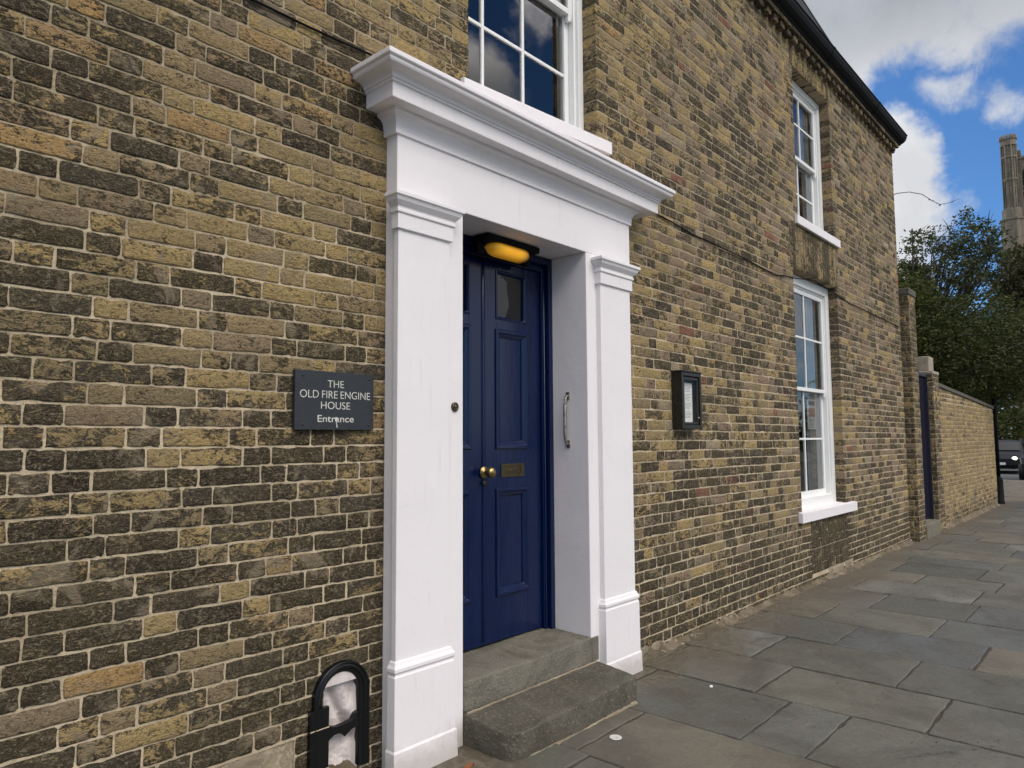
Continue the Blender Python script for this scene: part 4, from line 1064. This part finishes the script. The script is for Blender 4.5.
# ------------------------------------------------------------------ cars
def car(label, loc, rz, lit, group):
    """hatchback, nose along +X of its own frame"""
    T = thing('parked_car', label, 'car', loc, rz, group)
    side = [(-1.95, .28), (-1.98, .62), (-1.90, .90), (-1.72, 1.05), (-1.40, 1.40), (-1.0, 1.46), (-0.1, 1.47), (0.35, 1.40), (0.95, 0.99), (1.70, 0.86), (1.95, 0.66), (2.0, 0.40), (1.95, 0.25)]
    def wy(z, x): return 0.86 - 0.22 * clamp((z - .9) / .6) - 0.10 * clamp((abs(x) - 1.5) / .5) ** 2
    bm = MB(); secs = 7; n = len(side); vs = []
    for k in range(secs):
        s_ = -1 + 2 * k / (secs - 1)
        for x, z in side:
            e = abs(s_) ** 3
            vs.append((x * (1 - 0.03 * e), s_ * wy(z, x), z - 0.035 * e * clamp((z - .8) / .3)))
    fs = [(k * n + i, k * n + (i + 1) % n, (k + 1) * n + (i + 1) % n, (k + 1) * n + i) for k in range(secs - 1) for i in range(n)]
    fs += [tuple(range(n)), tuple(range(secs * n - 1, (secs - 1) * n - 1, -1))]
    bm.add(vs, fs, 0, False); body = bm.build('body', M['carpaint'], T, bevel=0.03)
    g_ = MB()
    g_.add([(0.45, -0.62, 1.36), (0.45, 0.62, 1.36), (0.98, 0.70, 1.01), (0.98, -0.70, 1.01)], [(0, 3, 2, 1)]); g_.v = [(x + .012, y, z + .018) for x, y, z in g_.v]; g_.build('windscreen', M['carglass'], T, recalc=False)
    g_ = MB(); g_.add([(-1.46, -0.58, 1.37), (-1.46, 0.58, 1.37), (-1.73, 0.68, 1.06), (-1.73, -0.68, 1.06)], [(0, 1, 2, 3)]); g_.v = [(x - .02, y, z + .01) for x, y, z in g_.v]; g_.build('rear_window', M['carglass'], T, recalc=False)
    for s_ in (-1, 1):
        g_ = MB(); g_.add([(-1.35, s_ * wy(1.34, 0), 1.34), (0.28, s_ * wy(1.34, 0), 1.34), (0.80, s_ * wy(1.0, 0), 1.0), (-1.55, s_ * wy(1.0, 0), 1.0)], [(0, 1, 2, 3)]); g_.v = [(x, y + s_ * .012, z) for x, y, z in g_.v]
        g_.build('side_window', M['carglass'], T, recalc=False)
        for wx in (-1.22, 1.28):
            w_ = MB(); w_.lathe([(0.20, -.10), (0.30, -.10), (0.315, -.07), (0.315, .07), (0.30, .10), (0.20, .10)], (wx, s_ * 0.80, 0.315), 'y', 24); wh = w_.build('wheel', M['tyre'], T)
            w_ = MB(); w_.lathe([(0.20, 0), (0.17, s_ * .02), (0.05, s_ * .01), (0.0005, s_ * .02)], (wx, s_ * 0.895, 0.315), 'y', 20); w_.build('rim', M['chrome'], wh)
        h_ = MB(); h_.lathe([(0.10, -.05), (0.10, .0), (0.08, .03), (0.0005, .05)], (1.885, s_ * 0.58, 0.66), 'x', 16); h_.build('headlight', M['headlit'] if lit and s_ == 1 else M['chrome'], T)
    g_ = MB(); g_.box(1.985, 2.0, -0.26, 0.26, 0.40, 0.51); g_.build('number_plate', M['paper'], T)
    return T
car('dark hatchback parked across the road end, nose towards the pavement', (33.2, 0.15, -0.135), math.pi, False, 'cars parked beyond the pavement end')
car('dark car beyond the lamp post with one bright headlight', (39.5, 2.45, -0.135), math.pi, True, 'cars parked beyond the pavement end')

# ------------------------------------------------------------------ trees
def leaves(mb, cen, rad_, n, size, seed, shell=0.55, cut=None, droop=0.0, gap=0.0):
    rs = np.random.RandomState(seed)
    # leaf clumps scattered through the volume, then leaves round each clump
    k = 0
    while k < n:
        d = rs.normal(size=3); d /= np.linalg.norm(d); r = shell + (1 - shell) * rs.uniform() ** 0.6
        r *= 1 + 0.25 * noise.noise((d[0] * 2.3 + seed, d[1] * 2.3, d[2] * 2.3))
        c = np.array(cen) + d * r * np.array(rad_)
        if gap and noise.noise((c[0] * 1.3, c[1] * 1.3, c[2] * 1.3 + seed)) < gap: continue
        if cut and not cut(c): continue
        m = rs.randint(9, 20); cr = size * rs.uniform(2.0, 4.2)
        for _ in range(m):
            q = c + rs.normal(size=3) * cr * 0.5 * np.array([1, 1, 0.7]); q[2] -= droop * abs(rs.normal()) * cr
            a = rs.normal(size=3); a[2] *= 0.6; a /= np.linalg.norm(a); b = np.cross(a, rs.normal(size=3)); b /= np.linalg.norm(b)
            s = size * rs.uniform(0.6, 1.3)
            p0 = q - a * s; p1 = q + b * s * 0.42; p2 = q + a * s; p3 = q - b * s * 0.42
            mb.add([p0, p1, p2, p3], [(0, 1, 2, 3)], 0, False, (rs.uniform(), rs.uniform(), 0, 0)); k += 1
def limb_tree(T, base, crowns, r0, seed, leafm, nleaf, size, twigs=5, **kw):
    rs = random.Random(seed)
    tr = MB(); b = Vector((0, 0, 0)); fork = Vector((rs.uniform(-.2, .2), rs.uniform(-.2, .2), crowns[0][0][2] * 0.45))
    tr.tube([b, b.lerp(fork, .5) + Vector((rs.uniform(-.1, .1), rs.uniform(-.1, .1), 0)), fork], [r0, r0 * .8, r0 * .65], 10)
    for c, r_ in crowns:
        c = Vector(c)
        for k in range(twigs):
            tip = c + Vector((rs.uniform(-1, 1) * r_[0], rs.uniform(-1, 1) * r_[1], rs.uniform(-.5, .95) * r_[2])) * 0.85
            mid = fork.lerp(tip, .5) + Vector((rs.uniform(-.3, .3), rs.uniform(-.3, .3), rs.uniform(-.1, .4)))
            tr.tube([fork, mid, tip], [r0 * .4, r0 * .2, r0 * .04], 6)
            for q in range(3):
                t2 = mid.lerp(tip, rs.uniform(.2, .9)); e = t2 + Vector((rs.uniform(-1, 1), rs.uniform(-1, 1), rs.uniform(-.2, 1))) * r_[0] * .4
                tr.tube([t2, t2.lerp(e, .5) + Vector((0, 0, .08)), e], [r0 * .12, r0 * .07, r0 * .02], 5)
    tr.build('trunk', M['bark'], T)
    cm = MB()
    for i, (c, r_) in enumerate(crowns): leaves(cm, c, r_, int(nleaf / len(crowns)), size, seed * 10 + i, **kw)
    cm.build('crown', leafm, T, recalc=False, attr=True)
def tree(label, x, y, crowns, r0, seed, leafm, nleaf, size, group=None, **kw):
    T = thing('tree', label, 'tree', (x, y, -0.14), 0, group)
    limb_tree(T, None, [((c[0] - x, c[1] - y, c[2] + .14), r_) for c, r_ in crowns], r0, seed, leafm, nleaf, size, **kw)
    return T
# dense dark evergreen hanging over the garden wall
tree('dense dark evergreen spilling over the pale garden wall', 18.2, 3.0, [((15.2, 0.75, 3.15), (1.4, 0.9, 0.75)), ((17.0, 0.55, 3.2), (1.8, 1.15, 0.95)), ((19.2, 0.15, 3.15), (2.0, 1.35, 0.95)), ((21.6, 0.2, 3.2), (2.0, 1.7, 0.95)), ((24.0, 0.4, 3.4), (2.2, 1.9, 1.1)), ((26.5, -0.6, 4.3), (2.4, 2.6, 1.3)), ((18.0, 1.4, 4.0), (2.8, 1.5, 1.0)), ((21.0, 0.5, 4.1), (2.4, 1.6, 1.0))], 0.22, 11, M['darkleaf'], 96000, 0.045, shell=0.15, droop=0.35, cut=lambda c: c[2] > 2.15 + 0.12 * math.sin(c[0] * 3))
tree('bushy dark green tree behind the gate pier and house corner', 14.6, 3.2, [((14.2, 1.7, 4.0), (1.3, 1.1, 0.95)), ((15.8, 1.6, 4.25), (1.5, 1.2, 1.0)), ((13.3, 1.0, 3.2), (0.9, 0.8, 0.75)), ((17.3, 1.6, 4.2), (1.4, 1.2, 0.9))], 0.14, 12, M['midleaf'], 34000, 0.05, shell=0.15, cut=lambda c: c[2] > 2.3)
tree('tall open tree with sky showing through its crown left of the tower', 34.0, 4.4, [((34.0, 3.9, 9.2), (2.0, 1.4, 1.2)), ((34.5, 2.6, 9.7), (1.8, 1.1, 1.2)), ((34.0, 1.9, 8.8), (1.6, 0.9, 1.3)), ((33.5, 3.1, 7.7), (2.0, 1.4, 1.0)), ((34.0, 4.6, 8.3), (1.0, 0.7, 0.7))], 0.22, 13, M['airyleaf'], 9000, 0.085, shell=0.35, gap=-0.02, twigs=11)
tree('rusty green tree in front of the foot of the cathedral tower', 31.0, 4.2, [((31.0, 0.55, 6.7), (1.6, 0.95, 1.7)), ((31.0, -0.6, 7.6), (1.8, 1.3, 1.6)), ((31, 0.4, 5.2), (1.6, 1.3, 1.3))], 0.18, 14, M['rustleaf'], 14000, 0.085, shell=0.2, gap=-0.25)
# trees closing the far end of the street
for i, (x, y, h, w, lab) in enumerate(((52, 6.5, 6.0, 3.6, 'dark round tree at the far end of the street behind the cars'), (54, -1.5, 6.6, 4.0, 'dark broad tree beyond the parked hatchback'), (50, -10, 7.5, 4.2, 'tall dark tree across the road right of the tower'), (47, 14, 7.0, 3.8, 'dark tree hidden largely by the garden wall evergreen'))):
    tree(lab, x, y, [((x, y, h * .5), (w, w, h * .50)), ((x - .5, y - w * .4, h * .30), (w * .9, w * .9, h * .32))], 0.3, 40 + i, M['darkleaf'], 9000, 0.17, 'trees at the far end of the street', shell=0.3)
# low clipped hedge behind the cars
hd = MB()
leaves(hd, (44.8, 0, 1.2), (1.3, 14, 1.8), 16000, 0.12, 77, shell=0.5)
tag(hd.build('hedge', M['darkleaf'], None, recalc=False, attr=True), 'dark hedge across the road behind the parked cars', 'hedge')
# bare shoot reaching out beyond the house corner
mb = MB(); pts = [(13.2, 0.62, 5.60), (13.0, 0.27, 5.57), (13.0, 0.10, 5.55), (13.0, -0.08, 5.47), (13.0, -0.22, 5.33), (13.0, -0.33, 5.24), (13.0, -0.45, 5.24), (13.0, -0.60, 5.27)]
cl = thing('overhead_creeper', 'thin leafy shoot crossing the sky beside the upper house corner', 'creeper', (13.0, 0.6, 5.4))
mb.tube([(a - 13.0, b - 0.6, c - 5.4) for a, b, c in pts], [.009, .007, .006, .006, .005, .005, .004, .003], 5); mb.build('stem', M['bark'], cl)
for i in range(14):
    mb = MB()
    t_ = R.uniform(1.8, 6.6); k = int(t_); p = Vector(pts[k]).lerp(Vector(pts[k + 1]), t_ - k) - Vector((13, .6, 5.4)); s = R.uniform(.012, .026)
    a = Vector((R.uniform(-1, 1), R.uniform(-1, 1), R.uniform(-1, .2))).normalized() * s; b = a.cross(Vector((R.uniform(-1, 1), R.uniform(-1, 1), 1))).normalized() * s * .6
    mb.add([p, p + a + b, p + a * 2, p + a - b], [(0, 1, 2, 3)], 0, False, (R.random(), R.random(), 0, 0))
    mb.build('leaf', M['darkleaf'], cl, recalc=False, attr=True)

# ------------------------------------------------------------------ cathedral tower
tw = thing('cathedral_tower', 'tall grey stone cathedral tower with octagonal battlemented turret above the trees', 'tower', (171, 16, 0))
def ngon(r, n=8, ph=math.pi / 8): return [(r * math.cos(ph + 2 * math.pi * i / n), r * math.sin(ph + 2 * math.pi * i / n)) for i in range(n)]
def turret(name, ox, oy, ztop, parent):
    mb = MB()
    def oct_(r, z0, z1): mb.prismz([(ox + x, oy + y) for x, y in ngon(r)], z0, z1)
    oct_(2.15, -1, 44.5); oct_(1.80, 44.5, 46.6)
    oct_(1.27, 46.6, ztop - 2.0)
    for z, r in ((44.4, 2.3), (46.5, 1.62), (52.6, 1.42), (57.2, 1.45), (ztop - 2.2, 1.5), (38, 2.35)): oct_(r, z, z + 0.38)
    oct_(1.40, ztop - 1.8, ztop - 0.9)
    P = ngon(1.35)
    for i in range(8):       # corner shafts, mullions and merlons
        x, y = P[i]; x2, y2 = P[(i + 1) % 8]
        mb.tube([(ox + x, oy + y, 46.6), (ox + x, oy + y, ztop - 1.8)], 0.12, 6)
        mx_, my_ = (x + x2) / 2, (y + y2) / 2
        mb.tube([(ox + mx_ * .99, oy + my_ * .99, 46.6), (ox + mx_ * .99, oy + my_ * .99, ztop - 2.2)], 0.07, 5)
        for f in (0.0, 0.5):
            qx, qy = x + (x2 - x) * f, y + (y2 - y) * f
            mb.tube([(ox + qx, oy + qy, ztop - 0.9), (ox + qx, oy + qy, ztop)], [0.27, 0.2], 5)
    return mb.build(name, M['tower'], parent, bevel=0.03)
turret('turret', 0, 0, 61.9, tw)
mb = MB(); D_ = simple('dark_belfry_opening', (0.018, 0.017, 0.016), 0.9)
mb.box(0.6, 14, -18, -0.9, -1, 57.5)
for i in range(9): mb.box(0.4, 1.4, -1.9 - i * 1.9, -0.95 - i * 1.9, 57.5, 58.7)
for z in (44.4, 50.0, 56.9): mb.box(0.35, 0.6, -18, -1.0, z, z + .5)
for i in range(5): mb.box(0.15, 0.6, -1.9 - i * 3.9, -1.2 - i * 3.9, 30, 56.5)
mb.build('tower_body', M['tower'], tw, bevel=0.03)
for i in range(4):
    yc = -3.1 - i * 3.9
    mb = MB(); P = [(yc - 1.25, 47.5), (yc + 1.25, 47.5), (yc + 1.25, 53.5), (yc + .9, 54.7), (yc, 55.8), (yc - .9, 54.7), (yc - 1.25, 53.5)]
    mb.add([(0.56, y, z) for y, z in P] + [(0.5, y, z) for y, z in P], [tuple(range(7)), tuple(range(13, 6, -1))] + [(k, (k + 1) % 7, 7 + (k + 1) % 7, 7 + k) for k in range(7)], 0)
    wn = mb.build('belfry_opening', D_, tw)
    mb = MB(); mb.box(0.3, 0.49, yc - .1, yc + .1, 47.5, 55.0); mb.box(0.3, 0.49, yc - 1.2, yc + 1.2, 51, 51.25); mb.build('tracery', M['tower'], wn)

# litter positions from the pavement plan
litter('bottle_cap', 'flat pale disc lying on the paving in front of the steps', 'bottle cap', 3.10, -0.60, 'cap')
litter('dead_leaf', 'russet dead leaf on the paving beside the left plinth', 'leaf', 2.36, -0.30, 'leaf')
litter('paper_scrap', 'white scrap on the paving right of the white door surround', 'litter', 4.10, -0.62, 'bit')

# ------------------------------------------------------------------ sky, sun, camera
SUN_EL, SX, SY = rad(38), 0.30, 0.95
w = bpy.data.worlds.new('World'); sc.world = w; w.use_nodes = True
nt_ = w.node_tree; nt_.nodes.clear()
t = NT.__new__(NT); t.t = nt_; t.out = t.n('ShaderNodeOutputWorld')
sky = t.n('ShaderNodeTexSky', sky_type='NISHITA'); sky.sun_disc = False; sky.sun_elevation = SUN_EL; sky.sun_rotation = math.atan2(SX, SY); sky.air_density = 1.0; sky.dust_density = 0.3; sky.ozone_density = 3.0; sky.altitude = 50
dirv = t.n('ShaderNodeTexCoord').outputs['Generated']
def dvec(az, el): return (math.cos(rad(az)) * math.cos(rad(el)), math.sin(rad(az)) * math.cos(rad(el)), math.sin(rad(el)))
wn = t.noise(dirv, 9, 6, 0.6, colr=True)
wv = t.n('ShaderNodeVectorMath', operation='MULTIPLY_ADD'); t.L(wn, wv.inputs[0]); wv.inputs[1].default_value = (0.11, 0.11, 0.11); 
sh = t.n('ShaderNodeVectorMath', operation='ADD'); t.L(dirv, sh.inputs[0]); sh.inputs[1].default_value = (-0.055, -0.055, -0.055); t.L(sh.outputs[0], wv.inputs[2])
warp = wv.outputs[0]
#        az, el, radius(deg), weight
blobs = [(9.3, 15.8, 1.6, 0.45), (12.5, 11.5, 3.5, 0.6), (8.8, 27.5, 3.4, 0.9), (14.5, 15.5, 4.2, 1.0), (13.0, 19.5, 2.6, 1.0), (16.5, 11.0, 5.5, 0.9), (10.6, 14.2, 2.0, 0.55), (9.2, 22.9, 1.9, 0.5), (7.3, 24.4, 1.5, 0.32), (5.9, 21.0, 1.5, 0.45),
         (-45.0, 26.0, 3.8, 0.85), (-39.0, 32.0, 2.6, 0.5), (-22, 9.0, 4.5, 0.8), (-15, 14, 3.0, 0.7), (6.0, 30.0, 5.0, 1.0), (12.0, 29.5, 4.6, 1.0), (17.5, 26.5, 4.0, 1.0), (20, 31, 6, 1.0), (10, 35, 7, 1.0)]
acc = None
for az, el, r_, wt in blobs:
    dn = t.n('ShaderNodeVectorMath', operation='DISTANCE'); t.L(warp, dn.inputs[0]); dn.inputs[1].default_value = dvec(az, el)
    b_ = t.rng(dn.outputs['Value'], rad(r_) * 0.35, rad(r_) * 1.6, wt, 0.0)
    acc = b_ if acc is None else t.math('MAXIMUM', acc, b_)
nz = t.noise(t.mapp(dirv, (1, 1, 2.2), (3.3, 1.7, 0.4)), 2.6, 8, 0.6, 0.4)
sep = t.n('ShaderNodeSeparateXYZ'); t.L(dirv, sep.inputs[0])
# general cloud field away from the corner of sky the photograph shows; unseen bright bank added behind the viewer to light the facade
front = t.n('ShaderNodeVectorMath', operation='DISTANCE'); t.L(dirv, front.inputs[0]); front.inputs[1].default_value = dvec(9, 20)
away = t.rng(front.outputs['Value'], 0.30, 0.65)
mir = t.n('ShaderNodeVectorMath', operation='DISTANCE'); t.L(dirv, mir.inputs[0]); mir.inputs[1].default_value = dvec(-40, 30)
away = t.math('MULTIPLY', away, t.rng(mir.outputs['Value'], 0.16, 0.34))
bank = t.math('MULTIPLY', t.rng(sep.outputs[1], -0.8, -0.4, 0.25, 0.0), t.rng(sep.outputs[2], 0.15, 0.4))
fld = t.math('MULTIPLY', t.rng(t.math('ADD', nz, bank), 0.42, 0.58), away)
nf = t.noise(dirv, 14, 7, 0.62, 0.6)
blob = t.rng(t.math('ADD', acc, t.math('MULTIPLY', t.math('SUBTRACT', nf, 0.5), 1.25)), 0.18, 0.85)
dens = t.math('MAXIMUM', t.math('MULTIPLY', blob, t.rng(acc, 0.0, 0.12)), fld, clamp=True)
nd = t.noise(dirv, 7, 6, 0.62, 0.3)
grey = t.rng(sep.outputs[2], 0.36, 0.50)   # the high bank is grey underneath
CL = 1.0
K_WHITE = (7.8, 7.9, 8.1); K_GREY = (3.3, 3.45, 3.75); K_FILL_BANK = (64.0, 59.0, 54.5)
cc = t.mix(t.rng(nd, 0.35, 0.65), K_WHITE, tuple(x * 0.78 for x in K_WHITE))
cc = t.mix(grey, cc, t.mix(t.rng(nd, 0.35, 0.65), K_GREY, tuple(x * 1.25 for x in K_GREY)))
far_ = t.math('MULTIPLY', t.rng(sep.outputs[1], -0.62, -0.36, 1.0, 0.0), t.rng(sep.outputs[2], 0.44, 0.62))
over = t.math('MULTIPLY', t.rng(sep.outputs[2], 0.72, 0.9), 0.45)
cc = t.mix(t.math('MAXIMUM', far_, over), cc, K_FILL_BANK)  # over-bright cloud out of view, added as fill light for the facade
skyc = t.mix(1.0, sky.outputs[0], (0.48, 0.76, 1.05), 'MULTIPLY')
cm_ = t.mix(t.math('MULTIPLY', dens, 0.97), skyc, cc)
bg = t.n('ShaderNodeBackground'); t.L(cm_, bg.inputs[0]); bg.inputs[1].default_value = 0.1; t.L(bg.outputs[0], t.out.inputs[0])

sl = bpy.data.lights.new('sun', 'SUN'); sl.energy = 2.2; sl.angle = rad(3); sl.color = (1, 0.95, 0.87)
so = bpy.data.objects.new('sun', sl); col.objects.link(so)
h = math.hypot(SX, SY); d = Vector((SX / h * math.cos(SUN_EL), SY / h * math.cos(SUN_EL), math.sin(SUN_EL)))
so.rotation_euler = (-d).to_track_quat('-Z', 'Y').to_euler(); so.location = (5, 20, 20)

F, YAW, PIT, ROL = 712.703, rad(41.949), rad(4.4332), rad(-0.3251)
fw = Vector((math.cos(YAW) * math.cos(PIT), math.sin(YAW) * math.cos(PIT), math.sin(PIT)))
rr = Vector((math.sin(YAW), -math.cos(YAW), 0)); uu = rr.cross(fw)
r2 = rr * math.cos(ROL) + uu * math.sin(ROL); u2 = -rr * math.sin(ROL) + uu * math.cos(ROL)
cam = bpy.data.cameras.new('camera'); cam.sensor_width = 36; cam.lens = F / 1024 * 36; cam.clip_start = 0.05; cam.clip_end = 2000
co = bpy.data.objects.new('camera', cam); col.objects.link(co)
m3 = Matrix((r2, u2, -fw)).transposed(); co.matrix_world = Matrix.Translation((0, -2.7, 1.5)) @ m3.to_4x4()
sc.camera = co
sc.render.resolution_x, sc.render.resolution_y = 1024, 768
sc.view_settings.view_transform = 'Standard'; sc.view_settings.look = 'None'; sc.view_settings.gamma = 1.0; sc.view_settings.exposure = 0.24
sc.cycles.use_denoising = True
sc.cycles.max_bounces = 6; sc.cycles.transparent_max_bounces = 12
